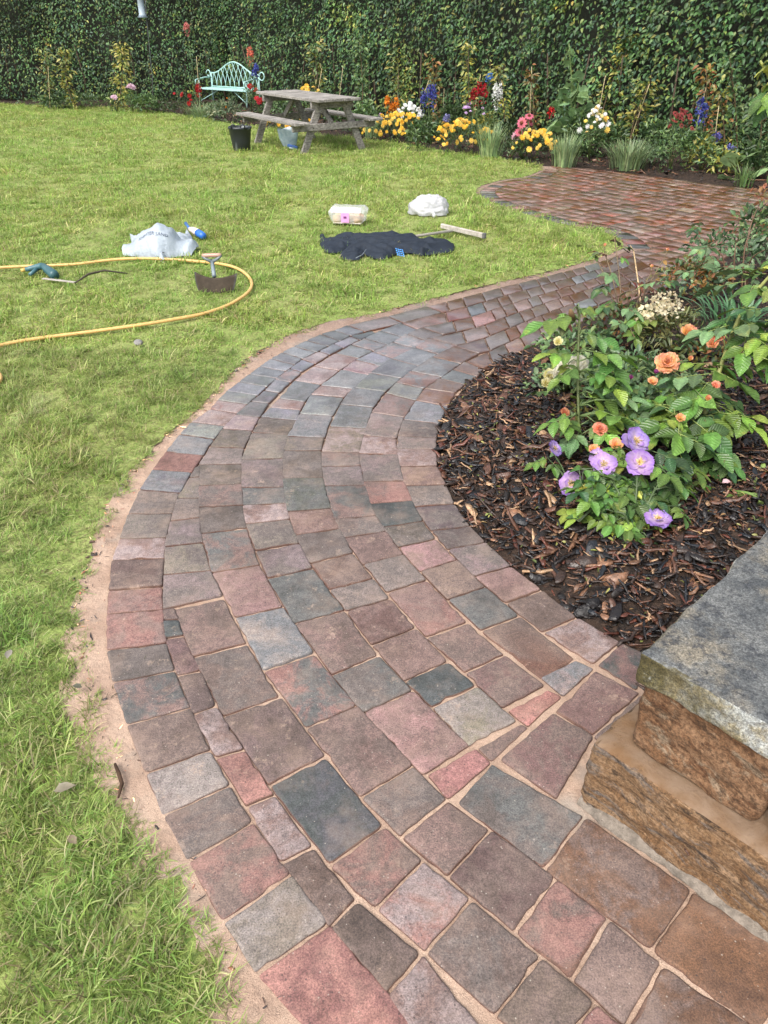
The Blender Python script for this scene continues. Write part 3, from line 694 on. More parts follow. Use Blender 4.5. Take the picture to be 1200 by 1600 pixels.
# sloppy mortar along the foot and under the blocks
mb = MB(); nseg = 60; rs = np.random.default_rng(2)
for i in range(nseg):
    a = i/nseg*1.5; w_ = .015+.005*math.sin(i*.45)+rs.uniform(-.004, .006)
    p0 = np.array(wall0)+e1*a
    mb.v += [(*(p0+e2*.03), .022), (*(p0-e2*.004), .012+rs.uniform(-.003, .003)), (*(p0-e2*w_*.6), .005+rs.uniform(-.002, .003)), (*(p0-e2*w_), -.006)]
    mb.t += [(1, 1, 1)]*4
for i in range(nseg-1):
    for k in range(3): mb.f.append((i*4+k, i*4+k+1, i*4+k+5, i*4+k+4))
mb.obj('mortar', M['mortar'], wall)
# ------------------------------------------------------------------ leaves in bulk
LT = np.array([(0, 0, 0), (-.42, .33, .10), (0, .33, -.02), (.42, .33, .10), (-.36, .66, .06), (0, .68, -.05), (.36, .66, .06), (0, 1, -.16)])
LF = np.array([(0, 2, 1), (0, 3, 2), (1, 2, 5), (1, 5, 4), (2, 3, 6), (2, 6, 5), (4, 5, 7), (5, 6, 7)])
def leaf_geo(P, D, Nn, L, W, T):
    D = D/np.linalg.norm(D, axis=1)[:, None]; S = np.cross(D, Nn); S /= np.maximum(np.linalg.norm(S, axis=1), 1e-6)[:, None]; U = np.cross(S, D)
    VV = P[:, None]+LT[None, :, :1]*(S*W[:, None])[:, None]+LT[None, :, 1:2]*(D*L[:, None])[:, None]+LT[None, :, 2:]*(U*L[:, None])[:, None]
    FF = LF[None]+(np.arange(len(P))*8)[:, None, None]
    return VV.reshape(-1, 3), FF.reshape(-1, 3), np.repeat(T, 8, 0)
def unit(v): return v/np.maximum(np.linalg.norm(v, axis=-1, keepdims=True), 1e-9)
def cloud(name, C, rad, n, L, asp, tints, parent, mat, seed, up=.5, shell=.55, kind=None, pieces=1):
    rs = np.random.default_rng(seed); C = np.asarray(C, float); rad = np.asarray(rad, float)
    d = unit(rs.normal(0, 1, (n, 3))); d[:, 2] = np.where(rs.random(n) < .75, np.abs(d[:, 2]), d[:, 2]); r = rs.uniform(shell, 1, n)**.6
    # uneven outline: some sectors stand out, others fall short
    lump = 1+.28*np.array([mnoise.noise(Vector((a[0]*2.2+seed, a[1]*2.2, a[2]*2.2))) for a in d])
    P = C+d*rad*(r*lump)[:, None]; P[:, 2] = np.maximum(P[:, 2], .01)
    D = unit(d*.6+rs.normal(0, .6, (n, 3))); Nn = unit(np.array([0, 0, up])+d*.6+rs.normal(0, .4, (n, 3)))
    Ls = L*rs.uniform(.65, 1.3, n); tt = np.array(tints); T = tt[rs.integers(0, len(tt), n)]*rs.uniform(.75, 1.25, (n, 1))
    v, f, tc = leaf_geo(P, D, Nn, Ls, Ls*asp, T)
    o = obj(name, v, f, mat, parent, tc, True)
    if kind: o['kind'] = kind
    return o

# ------------------------------------------------------------------ hedge
hedge = thing('hedge', tuple(hed[1]), 'tall clipped dark green laurel hedge closing the far side of the garden', 'hedge')
HH = 3.5
segs = [(hed[0], hed[1]), (hed[1], hed[2]), (hed[2], hed[3])]
hp, hd, hn_, hs_ = [], [], [], []
rs = np.random.default_rng(77)
for a, b in segs:
    L = np.linalg.norm(b-a); t_ = (b-a)/L; nr = np.array([t_[1], -t_[0], 0]);  nr = nr if nr@(-a-b) > 0 else -nr
    n = int(L*HH*620)
    s_ = rs.uniform(-.35, L+.35, n); z = rs.uniform(.05, HH, n)
    bump = np.array([.24*mnoise.noise(Vector((x*.9+a[0], zz*.9, 1)))+.13*mnoise.noise(Vector((x*2.6, zz*2.6, 5))) for x, zz in zip(s_, z)])
    inset = np.where(z < .3, (.3-z)*.5, 0)
    dep = bump-inset-rs.exponential(.07, n)+.03
    hole = np.array([mnoise.noise(Vector((x*1.3+7, zz*1.3, 9))) for x, zz in zip(s_, z)])
    keep = rs.random(n) < np.clip(1.0-np.maximum(0, hole-.25)*1.8, .4, 1)
    P = a+t_*s_[:, None]+nr*dep[:, None]; P[:, 2] = z
    D = unit(nr*.55+np.array([0, 0, -.55])+t_*rs.normal(0, .55, n)[:, None]+rs.normal(0, .35, (n, 3)))
    Nn = unit(nr*.75+np.array([0, 0, .65])+rs.normal(0, .38, (n, 3)))
    hp.append(P[keep]); hd.append(D[keep]); hn_.append(Nn[keep])
    # the top of the hedge
    n2 = int(L*.9*260); s2_ = rs.uniform(0, L, n2); dd = rs.uniform(-.95, .1, n2); P = a+t_*s2_[:, None]+nr*dd[:, None]; P[:, 2] = HH+rs.normal(0, .05, n2)
    hp.append(P); hd.append(unit(rs.normal(0, 1, (n2, 3)))); hn_.append(unit(np.array([0, 0, 1.])+rs.normal(0, .3, (n2, 3))))
    back = b+t_*.0
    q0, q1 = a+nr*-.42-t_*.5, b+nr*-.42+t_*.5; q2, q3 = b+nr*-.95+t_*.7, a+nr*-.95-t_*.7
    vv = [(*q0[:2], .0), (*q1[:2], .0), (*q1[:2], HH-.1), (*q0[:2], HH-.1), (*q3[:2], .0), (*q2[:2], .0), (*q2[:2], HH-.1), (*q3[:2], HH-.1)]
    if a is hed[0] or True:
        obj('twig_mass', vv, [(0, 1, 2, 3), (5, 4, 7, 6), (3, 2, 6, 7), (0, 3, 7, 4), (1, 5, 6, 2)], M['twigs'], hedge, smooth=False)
    for j in range(int(L/.45)):
        p = a+t_*(j*.45+rs.uniform(0, .3))+nr*rs.uniform(-.2, -.05)
        v, f = tube([(p[0], p[1], 0), (p[0]+rs.normal(0, .05), p[1]+rs.normal(0, .05), .5), (p[0]+rs.normal(0, .12), p[1]+rs.normal(0, .12), 1.3)], [.028, .022, .01], 5)
        obj('trunk', v, f, M['dull'], hedge, (.07, .05, .035))
hp, hd, hn_ = np.concatenate(hp), np.concatenate(hd), np.concatenate(hn_)
N = len(hp); pal = np.array([(.034, .080, .024), (.046, .100, .030), (.064, .124, .040), (.026, .064, .030), (.115, .155, .040), (.052, .100, .060), (.17, .17, .05)])
T = pal[rs.choice(len(pal), N, p=[.22, .24, .19, .13, .11, .07, .04])]*rs.uniform(.75, 1.35, (N, 1))*np.array([1.18+.55*mnoise.noise(Vector((p_[0]*.7, p_[1]*.7, p_[2]*.9)))+.35*mnoise.noise(Vector((p_[0]*2.1, p_[1]*2.1, p_[2]*2.3+4))) for p_ in hp])[:, None]
ng_ = np.array([mnoise.noise(Vector((p_[0]*1.1+9, p_[1]*1.1, p_[2]*1.3))) for p_ in hp]) > .40; T[ng_] *= np.array([1.6, 1.3, .95])
Ls = rs.uniform(.065, .125, N)*np.clip(1.12-.018*np.hypot(hp[:, 0], hp[:, 1]), .72, 1); v, f, tc = leaf_geo(hp, hd, hn_, Ls, Ls*rs.uniform(.5, .66, N), T)
# the 300 leaves that show largest are parts of their own, the rest one mass
dd = np.hypot(hp[:, 0], hp[:, 1]); infr = (np.abs(hp[:, 0]) < .5*hp[:, 1]) & (hp[:, 2] < 2.2) & (hp[:, 2] > .4)
sc_ = np.where(infr, Ls/dd, 0); big = np.argsort(-sc_)[:299]; mask = np.ones(N, bool); mask[big] = False
fm = f.reshape(N, 8, 3)
for i in big: obj('leaf', v[i*8:i*8+8], LF, M['hedge'], hedge, tc[i*8:i*8+8])
keep = np.where(mask)[0]; vk = v.reshape(N, 8, 3)[keep].reshape(-1, 3); fk = (LF[None]+(np.arange(len(keep))*8)[:, None, None]).reshape(-1, 3)
obj('foliage', vk, fk, M['hedge'], hedge, tc.reshape(N, 8, 3)[keep].reshape(-1, 3), True, kind='stuff')
print('hedge leaves', N)

# ------------------------------------------------------------------ far flower border
GR = [(.06, .11, .035), (.09, .155, .045), (.13, .20, .06), (.07, .13, .055)]
DKG = [(.03, .055, .02), (.045, .08, .028), (.06, .10, .035)]
YG = [(.20, .22, .04), (.26, .25, .045), (.13, .18, .04), (.30, .26, .06)]
RUST = [(.20, .11, .03), (.25, .10, .035), (.13, .12, .03), (.17, .15, .04)]
BLUEG = [(.10, .16, .08), (.13, .19, .10), (.085, .14, .06)]
def mum_mesh(nm, tint, seed, flat=.75):
    rs = np.random.default_rng(seed); mb = MB(); n = 9
    for ring, (r, z, L, rise) in enumerate(((.0, .0, 1.0, .25), (.0, .12, .78, .55), (.0, .2, .5, .95))):
        for k in range(n):
            a = 2*math.pi*(k+.5*ring)/n+rs.normal(0, .1); c, s_ = math.cos(a), math.sin(a); w = .42*L
            tip = (c*L, s_*L, (z+rise*L*.5)*flat); m1 = (c*L*.6-s_*w*.6, s_*L*.6+c*w*.6, (z+rise*.35)*flat); m2 = (c*L*.6+s_*w*.6, s_*L*.6-c*w*.6, (z+rise*.35)*flat)
            k_ = rs.uniform(.85, 1.12)
            mb.add([(0, 0, z*flat-.05), m2, tip, m1], [(0, 1, 2, 3)], tuple(min(1, q*k_) for q in tint))
    me = mesh(nm, mb.v, mb.f, np.array(mb.t)); me.materials.append(M['petal']); return me
def daisy_mesh(nm, tint, ctr, n=11, droop=-.15, cone=.3):
    mb = MB()
    for k in range(n):
        a = 2*math.pi*k/n; c, s_ = math.cos(a), math.sin(a); w = .23
        mb.add([(c*.2, s_*.2, 0), (c*.65+s_*w, s_*.65-c*w, droop*.4), (c, s_, droop), (c*.65-s_*w, s_*.65+c*w, droop*.4)], [(0, 1, 2, 3)], tint)
    v, f = lathe([(.30, -.05), (.27, cone*.6), (.12, cone), (.01, cone*1.05)], 8); mb.add(v, f, ctr)
    me = mesh(nm, mb.v, mb.f, np.array(mb.t)); me.materials.append(M['petal']); return me
FM = dict(yellow=mum_mesh('yellow_flower', (.78, .50, .07), 1), yellow2=mum_mesh('yellow_flower', (.80, .58, .14), 2), white=mum_mesh('white_flower', (.80, .80, .78), 3),
          cream=mum_mesh('cream_flower', (.82, .68, .34), 4), lilac=mum_mesh('lilac_flower', (.62, .44, .68), 5), pink=daisy_mesh('pink_flower', (.62, .16, .22), (.16, .05, .03)),
          rosep=daisy_mesh('pink_flower', (.66, .36, .45), (.10, .03, .04)), dkred=daisy_mesh('red_flower', (.24, .05, .045), (.08, .03, .02)), red=mum_mesh('red_flower', (.42, .03, .03), 6),
          palepink=mum_mesh('pink_flower', (.74, .52, .62), 7), orange=mum_mesh('orange_flower', (.75, .26, .02), 8), coral=mum_mesh('coral_flower', (.62, .16, .12), 9), blue=mum_mesh('blue_flower', (.12, .15, .55), 10))
def flower(kind, parent, w, r, face=0.7, rs=rng):
    o = inst('flower', FM[kind], parent, w, (R(20+55*face)+rs.normal(0, .35), rs.normal(0, .35), rs.uniform(-.8, .8)), r); return o
def mound(px, py, wpx, hpx, kinds, n, label, cat='flowering plant', group=None, seed=0, leaf=GR, L=.05, fr=.035, dens=1.0, low=.0, top=None):
    p = G(px, py); s_ = ppm(p); rx = wpx/2/s_; h = hpx/s_/.97; c = p+np.array([0, rx*.75, 0])
    root = thing('flowering_plant' if n else 'leafy_plant', tuple(c), label, cat, group)
    cloud('foliage', c+np.array([0, 0, h*.30]), (rx*.95, rx*.75, h*.62), int(330*dens*max(.4, rx*h*8)), L, .42, leaf, root, M['leaf'], seed+500, .5, .4)
    for k in range(4):
        a = random.uniform(0, 6.28); v, f = tube([tuple(c), tuple(c+np.array([math.cos(a)*rx*.4, math.sin(a)*rx*.3, h*.6]))], .006, 4); obj('stem', v, f, M['stem'], root, (.07, .10, .03))
    rs = np.random.default_rng(seed)
    for k in range(n):
        th = rs.uniform(-1.45, 1.45); el = rs.uniform(low, 1.45) if top is None else rs.uniform(top, 1.45)
        w = c+np.array([math.sin(th)*math.cos(el)*rx, -math.cos(th)*math.cos(el)*rx*.8, h*(.30+.68*math.sin(el))*rs.uniform(.92, 1.04)])
        flower(kinds[rs.integers(0, len(kinds))], root, w, fr*rs.uniform(.55, 1.25), .9-.6*el/1.45, rs)
    return root
def spike(px, py, ptop, wpx, tint, label, n=3, seed=0, fl=.55, cat='flower', name='spire_flower', leaf=GR):
    p = G(px, py); s_ = ppm(p); h = (py-ptop)/s_/.97; w = wpx/s_/2
    root = thing(name, tuple(p), label, cat); rs = np.random.default_rng(seed)
    for k in range(n):
        x = (k-(n-1)/2)/max(1, (n-1)/2)*w*.8 if n > 1 else 0; hh = h*rs.uniform(.82, 1.0); lean = rs.normal(0, .02); y = rs.normal(0, .04)
        b = p+np.array([x*.5, y, 0]); tp = p+np.array([x+lean, y, hh])
        v, f = tube([b, lerp(b, tp, .5)+np.array([0, 0, .0]), tp], [.007, .006, .003], 4); obj('stem', v, f, M['stem'], root, (.08, .12, .04))
        c = lerp(b, tp, 1-fl/2)
        cloud('flower_spike', c, (max(.028, w*.8/n+.012), max(.028, w/n+.012), hh*fl/2), int(60+90*hh), .034, .75, [tint, tuple(q*.75 for q in tint), tuple(min(1, q*1.25) for q in tint)], root, M['petal'], seed*7+k, .3, .5, 'stuff')
    cloud('foliage', p+np.array([0, 0, h*.2]), (w*1.2+.05, w+.05, h*.3), 90, .055, .35, leaf, root, M['leaf'], seed+31, .4, .3)
    return root
def blades(n, c, L, spread, seed, wd=.006, arch=.5, up=1.0, seg=4):
    rs = np.random.default_rng(seed); V_, F_ = [], []
    for i in range(n):
        a = rs.uniform(0, 2*math.pi); l = L*rs.uniform(.55, 1.05); sp = spread*rs.uniform(.1, 1)**.7; d = np.array([math.cos(a), math.sin(a), 0]); sd_ = np.array([-d[1], d[0], 0])
        b = c+d*rs.uniform(0, .04)*spread*8+np.array([rs.normal(0, .02), rs.normal(0, .02), 0]); n0 = len(V_)
        for k in range(seg+1):
            t_ = k/seg; q = b+d*(sp*l*(t_**1.5))+np.array([0, 0, l*up*(t_-arch*sp*t_*t_*1.2)]); w_ = wd*(1-t_**2.2*.9)
            V_ += [q-sd_*w_, q+sd_*w_]
        for k in range(seg): F_.append((n0+2*k, n0+2*k+1, n0+2*k+3, n0+2*k+2))
    return V_, F_
def clump(px, py, wpx, hpx, label, tints, seed, n=170, cat='grass clump', wd=.006):
    p = G(px, py); s_ = ppm(p); c = p+np.array([0, wpx/s_*.3, 0]); V_, F_ = blades(n, c, hpx/s_*1.05, wpx/2/(hpx)*1.1, seed, wd, .35)
    rs = np.random.default_rng(seed); tt = np.array(tints); T = np.repeat(tt[rs.integers(0, len(tt), n)]*rs.uniform(.75, 1.25, (n, 1)), 10, 0)
    o = obj('grass_clump', V_, F_, M['leaf'], None, T, True, tuple(c)); return tag(o, label, cat)
def cane(x0, y0, x1, y1, py, label, r=.006, tint=(.42, .34, .2)):
    Y = G(x0, py)[1]; a, b = V(x0, y0, Y), V(x1, y1, Y); d = (b-a)/max(.05, b[2]-a[2]); base = a-d*(a[2]+.05) if a[2] > 0 else a
    v, f = tube([base, lerp(base, b, .33), lerp(base, b, .34), lerp(base, b, .66), lerp(base, b, .67), b], [r, r, r*1.2, r*1.1, r*.9, r*.85], 6)
    return tag(obj('bamboo_cane', v, f, M['dull'], None, tint), label, 'cane', 'bamboo canes staking the border plants')
def trained(x0, y0, x1, y1, wpx, tints, label, seed, L=.07, dens=1.0, bend=0, stem=(.13, .09, .05), name='climbing_shrub'):
    Y = G(x0, y0)[1]; a, b = V(x0, y0, Y), V(x1, y1, Y); s_ = ppm(a); w = wpx/s_/2; rs = np.random.default_rng(seed)
    root = thing(name, tuple(a), label, 'shrub')
    mid = lerp(a, b, .5)+np.array([bend/s_, 0, 0]); line = smooth_line([a, mid, b], 5)
    v, f = tube(line, np.linspace(.014, .005, len(line)), 5); obj('stem', v, f, M['stem'], root, stem)
    P, D, Nn = [], [], []; hgt = np.linalg.norm(b-a); n = int(150*hgt*dens*max(1, w/.15))
    for i in range(n):
        u = rs.uniform(.12, 1.03)
        q = line[min(int(u*len(line)), len(line)-1)]; r_ = w*abs(rs.normal(.55, .38))*(.65+.6*abs(mnoise.noise(Vector((u*6, seed, 0)))))
        th = rs.uniform(0, 6.28); P.append(q+np.array([math.cos(th)*r_, math.sin(th)*r_*.8, rs.normal(0, .06)])); D.append([math.cos(th), math.sin(th)*.8, rs.normal(-.1, .5)]); Nn.append([rs.normal(0, .4), -.4+rs.normal(0, .4), .8])
    tt = np.array(tints); T = tt[rs.integers(0, len(tt), n)]*rs.uniform(.75, 1.25, (n, 1)); Ls = L*rs.uniform(.6, 1.3, n)
    v, f, tc = leaf_geo(np.array(P), np.array(D), unit(np.array(Nn)), Ls, Ls*.5, T); obj('foliage', v, f, M['leaf'], root, tc)
    for k in range(5):
        u = rs.uniform(.3, .9); q = line[int(u*(len(line)-1))]; th = rs.uniform(0, 6.28); v, f = tube([q, q+np.array([math.cos(th)*w*.7, math.sin(th)*w*.4, .12]), q+np.array([math.cos(th)*w, math.sin(th)*w*.5, .2])], [.005, .004, .002], 4)
        obj('twig', v, f, M['stem'], root, stem)
    return root
# yellow chrysanthemum mounds
mound(622, 223, 82, 34, ['yellow', 'yellow2', 'yellow'], 64, 'broad mound of yellow flowers just right of the picnic table', seed=1, leaf=DKG, fr=.044, group='yellow flower mounds along the lawn edge')
mound(726, 244, 92, 42, ['yellow', 'yellow2', 'yellow'], 62, 'widest mound of yellow flowers, below the red spires', seed=2, leaf=DKG, fr=.042, group='yellow flower mounds along the lawn edge')
mound(838, 254, 64, 38, ['yellow', 'yellow2'], 40, 'compact mound of yellow flowers at the corner of the patio', seed=3, leaf=DKG, fr=.042, low=.1, group='yellow flower mounds along the lawn edge')
mound(452, 207, 86, 16, ['yellow', 'yellow2'], 26, 'low yellow flowers seen under the picnic table seat', seed=4, leaf=DKG, fr=.044, group='yellow flower mounds along the lawn edge')
mound(556, 214, 34, 17, ['yellow', 'yellow2'], 12, 'small yellow flowers behind the right foot of the picnic table', seed=5, leaf=DKG, fr=.044, group='yellow flower mounds along the lawn edge')
mound(484, 190, 52, 40, ['yellow', 'yellow2'], 26, 'yellow flowers seen through the picnic table below its top', seed=6, leaf=GR, fr=.05, top=.5, group='yellow flower mounds along the lawn edge')
mound(692, 224, 30, 26, ['yellow'], 12, 'small greenish yellow flower mound left of the widest one', seed=7, leaf=YG, fr=.035, group='yellow flower mounds along the lawn edge')
mound(720, 218, 26, 26, ['yellow2'], 9, 'pale yellow flower cluster above the widest yellow mound', seed=8, leaf=GR, fr=.045, top=.8)
mound(638, 212, 48, 37, ['white'], 26, 'white flowers behind the yellow mound by the picnic table', seed=9, leaf=GR, fr=.05, top=.45)
mound(925, 256, 44, 66, ['cream', 'white', 'yellow2', 'white', 'white', 'cream'], 34, 'cream and white daisies standing tall beside the patio edge', seed=10, leaf=GR, fr=.042, top=.45)
mound(737, 214, 46, 40, ['lilac'], 13, 'pale lilac phlox heads under the red spires', seed=11, leaf=GR, fr=.05, top=.4)
mound(596, 210, 18, 24, ['lilac'], 3, 'single pale lilac flower right of the picnic table end', seed=12, leaf=GR, fr=.05, top=1.0)
mound(180, 176, 16, 17, ['palepink'], 2, 'pair of pale pink dahlias low by the hedge on the left', seed=13, leaf=DKG, fr=.09, top=.9)
mound(206, 177, 22, 32, ['palepink'], 3, 'taller pale pink dahlias right of the low pink pair', seed=14, leaf=GR, fr=.09, top=.9)
mound(1052, 272, 48, 74, ['dkred'], 34, 'dark red coneflowers with drooping petals behind the patio', seed=15, leaf=GR, fr=.035, top=.55)
mound(350, 192, 56, 28, ['orange'], 3, 'pale variegated foliage plant in front of the metal bench', seed=16, leaf=BLUEG+[(.25, .27, .15)], fr=.03, L=.075)
mound(285, 182, 34, 30, ['red'], 5, 'red flowers with dark leaves left of the metal bench', seed=17, leaf=DKG, fr=.06, top=.3)
mound(392, 176, 22, 34, ['red'], 6, 'bright red flowers in front of the right bench arm', seed=18, leaf=BLUEG, fr=.07, top=.7)
mound(406, 186, 18, 26, ['red'], 6, 'red flowers behind the left end of the picnic table', seed=19, leaf=DKG, fr=.06, top=.4)
mound(1102, 272, 52, 46, [], 0, 'yellowish leafy plant behind the patio, left of the broad leaves', seed=20, leaf=YG+GR, L=.07)
mound(652, 238, 34, 42, [], 0, 'upright leafy green plant between the two yellow mounds', seed=21, leaf=GR, L=.08)
mound(330, 180, 30, 16, [], 0, 'low green plant at the foot of the bench', seed=22, leaf=GR, L=.07)
mound(120, 172, 190, 14, [], 0, 'low green plants along the foot of the left hedge', 'plant', seed=23, leaf=GR, L=.08)
mound(252, 178, 34, 16, [], 0, 'small dark leafy plant below the bird feeder pole', seed=24, leaf=DKG, L=.07)
mound(800, 250, 40, 22, [], 0, 'greyish low plant between the second and third yellow mounds', seed=25, leaf=BLUEG, L=.05)
mound(690, 212, 34, 30, [], 0, 'bronze leaved plant behind the yellow mounds', seed=26, leaf=RUST, L=.06)
mound(1025, 262, 40, 26, [], 0, 'grey green leaves right of the feathery grass clump', seed=27, leaf=BLUEG, L=.08)
mound(870, 240, 60, 34, [], 0, 'dark leaves at the foot of the hollyhock', seed=28, leaf=DKG, L=.08)
# spires
spike(743, 222, 151, 20, (.36, .018, .03), 'tall crimson red flower spires in the middle of the border', 3, 1, .42)
spike(856, 232, 176, 6, (.42, .02, .03), 'single small dark red spire left of the hollyhock', 1, 2, .3)
spike(669, 224, 148, 15, (.07, .08, .30), 'deep blue delphinium spires behind the white flowers', 3, 3, .45)
spike(760, 205, 137, 7, (.10, .24, .55), 'small bright blue spire against the hedge above the lilac phlox', 1, 4, .22)
spike(1079, 258, 178, 11, (.08, .10, .34), 'tall blue delphinium in front of the hedge on the right', 2, 5, .45)
spike(1104, 256, 216, 9, (.11, .11, .32), 'short blue flower spire right of the tall blue delphinium', 1, 6, .3)
spike(1134, 262, 234, 14, (.16, .16, .40), 'low violet blue flowers above the broad leaves', 2, 7, .45)
spike(407, 180, 119, 10, (.08, .10, .36), 'blue delphinium beside the right arm of the bench', 2, 8, .3)
spike(769, 236, 153, 12, (.72, .72, .70), 'white flower spire between the crimson spires and the hedge', 2, 9, .42)
spike(612, 216, 164, 15, (.75, .27, .03), 'orange snapdragon spires above the yellow mound', 3, 10, .5)
spike(314, 178, 138, 12, (.42, .02, .03), 'dark red flower spires at the left end of the bench', 2, 11, .5)
spike(397, 178, 90, 8, (.62, .18, .12), 'tall coral red spire behind the bench', 1, 12, .3)
spike(311, 176, 76, 7, (.62, .22, .20), 'tall coral pink spire left of the bench', 1, 13, .14)
spike(697, 222, 188, 8, (.25, .25, .45), 'dusky blue flower spire left of the crimson spires', 2, 14, .5)
# coneflowers
p0 = G(822, 250); cf = thing('coneflower_plant', tuple(p0), 'pink and red coneflowers above the corner yellow mound', 'flowering plant')
cloud('foliage', p0+np.array([0, .1, .16]), (.22, .15, .2), 150, .08, .35, GR, cf, M['leaf'], 91)
for i, (x, y, k, r_) in enumerate([(827, 181, 'pink', .075), (815, 192, 'pink', .09), (829, 190, 'pink', .07), (812, 207, 'pink', .085), (830, 207, 'rosep', .085), (806, 214, 'rosep', .09), (811, 220, 'rosep', .06)]):
    w = V(x, y, p0[1]+.04*i); flower(k, cf, w, r_, .55); v, f = tube([(lerp(p0[0], w[0], .3), w[1], 0), (lerp(p0[0], w[0], .8), w[1], w[2]*.6), tuple(w)], .006, 4); obj('stem', v, f, M['stem'], cf, (.07, .11, .04))
# hollyhock with big round leaves
p0 = G(892, 240); hy = thing('hollyhock', tuple(p0), 'very tall pale green hollyhock with broad leaves climbing past the hedge', 'hollyhock')
rs = np.random.default_rng(8); tops = [V(889, 68, p0[1]), V(872, 140, p0[1]), V(908, 110, p0[1])]
def round_leaf(nm, n=11, tint=(.12, .20, .08)):
    mb = MB(); pts = [(0, 0, .03)]
    for k in range(n+1):
        a = -2.75+5.5*k/n; r_ = .5*(1+.14*math.cos(5*a))*(1-.18*abs(a)/2.75); pts.append((math.sin(a)*r_, .5*.0+math.cos(a)*r_, -.10*(r_*2)**2+.05*math.cos(5*a)))
    mb.add(pts, [(0, k+1, k+2) for k in range(n)], tint); me = mesh(nm, mb.v, mb.f, np.array(mb.t)); me.materials.append(M['leaf']); return me
RL = [round_leaf('round_leaf', tint=c) for c in ((.22, .34, .15), (.28, .41, .18), (.18, .30, .14))]
for ti, tp in enumerate(tops):
    line = smooth_line([p0+np.array([(ti-1)*.08, 0, 0]), lerp(p0, tp, .5)+np.array([.03*(1-ti), 0, 0]), tp], 5); v, f = tube(line, np.linspace(.02, .007, len(line)), 6); obj('stem', v, f, M['stem'], hy, (.13, .19, .06))
    for k in range(26 if ti == 0 else 15):
        u = rs.uniform(.08, 1); q = np.array(line[int(u*(len(line)-1))]); a = rs.uniform(0, 6.28); r_ = (.30*(1-u)+.07)*rs.uniform(.5, 1.15); w = q+np.array([math.cos(a)*r_, math.sin(a)*r_*.7-.05, rs.normal(0, .05)])
        v, f = tube([q, lerp(q, w, .6)+np.array([0, 0, .03]), w], .004, 4); lf = inst('leaf', RL[rs.integers(0, 3)], hy, w, (R(38)+rs.normal(0, .4), rs.normal(0, .4), rs.uniform(-1.6, 1.6)+math.pi), (.30*(1-u)+.13)*rs.uniform(.7, 1.15))
        obj('petiole', v, f, M['stem'], hy, (.14, .2, .07))
# feathery clumps
LAV = [(.19, .28, .12), (.24, .33, .14), (.17, .25, .13), (.28, .34, .17)]
clump(883, 262, 40, 46, 'feathery grey green grass clump below the hollyhock', LAV, 3, 220, wd=.007)
clump(985, 267, 56, 42, 'broad feathery pale green grass clump behind the patio', LAV, 4, 340, wd=.008)
clump(768, 247, 44, 46, 'upright thin stemmed clump right of the widest yellow mound', LAV, 5, 220, wd=.007)
clump(582, 216, 26, 28, 'grey green tuft between the table and the yellow mound', LAV, 6, 140, wd=.007)
clump(315, 185, 44, 22, 'grey green lavender clump at the left foot of the bench', LAV, 7, 190, wd=.009)
clump(1165, 292, 20, 28, 'thin green tuft beside the broad leaves near the patio', GR, 8, 90, wd=.007)
# broad leaved plant at the right end
p0 = G(1160, 282); hs = thing('broad_leaf_plant', tuple(p0), 'plant with a few broad pale grey green leaves at the patio edge', 'leafy plant')
for (x, y, s_, yaw) in ((1150, 246, .34, 2.2), (1172, 242, .30, 3.6), (1184, 268, .30, 4.2), (1140, 252, .26, 1.9), (1165, 274, .22, 3.3), (1135, 278, .24, 2.0)):
    w = V(x, y, p0[1]+rng.uniform(-.1, .25)); lf = inst('leaf', RL[1], hs, w, (R(35), .2, yaw), s_); v, f = tube([tuple(p0), tuple(w)], .007, 5); obj('petiole', v, f, M['stem'], hs, (.16, .22, .08))
# slender trained shrubs against the hedge, and their canes
TR = [(78, 170, 70, 84, 24, GR+YG, 'slim green shrub with a cane at the far left of the hedge', 0), (119, 172, 103, 80, 18, YG, 'thin yellow green shrub leaning left near the hedge foot', -6), (182, 174, 190, 78, 30, YG, 'olive yellow shrub above the pink dahlias', 4),
      (492, 186, 492, 72, 26, YG+GR, 'olive green shrub rising behind the picnic table top', 3), (566, 194, 562, 66, 24, GR, 'tall narrow green shrub behind the right end of the table', 2), (620, 200, 622, 92, 36, YG+GR, 'bushy yellow green shrub on a cane behind the white flowers', 2),
      (692, 210, 676, 98, 20, RUST, 'rusty orange shrub behind the blue delphinium', -3), (737, 212, 732, 72, 22, YG, 'tall yellow green shrub above the crimson spires', -2), (788, 216, 774, 104, 24, YG, 'olive shrub right of the white spire', 5),
      (832, 218, 829, 116, 16, RUST, 'brown leaved shrub on the cane left of the hollyhock', 3), (930, 222, 986, 66, 40, YG, 'yellow green branch slanting up right of the hollyhock', -6), (982, 232, 1012, 134, 46, YG, 'bright yellow shrub on a slanting cane behind the feathery clump', -4),
      (1094, 244, 1104, 108, 28, RUST, 'dried russet shrub on a slanting cane on the right', 3), (1132, 254, 1126, 150, 26, YG+RUST, 'yellow brown shrub by the upright cane on the right', 2), (1186, 262, 1192, 160, 50, DKG, 'dark small leaved shrub at the right edge of the border', 0), (1152, 254, 1140, 90, 20, GR, 'thin green climber beside the hedge on the right', 3)]
for i, (a, b, c, d, w, tn, lb, bd) in enumerate(TR): trained(a, b, c, d, w, tn, lb, 40+i, bend=bd, L=.085 if a > 600 else .1)
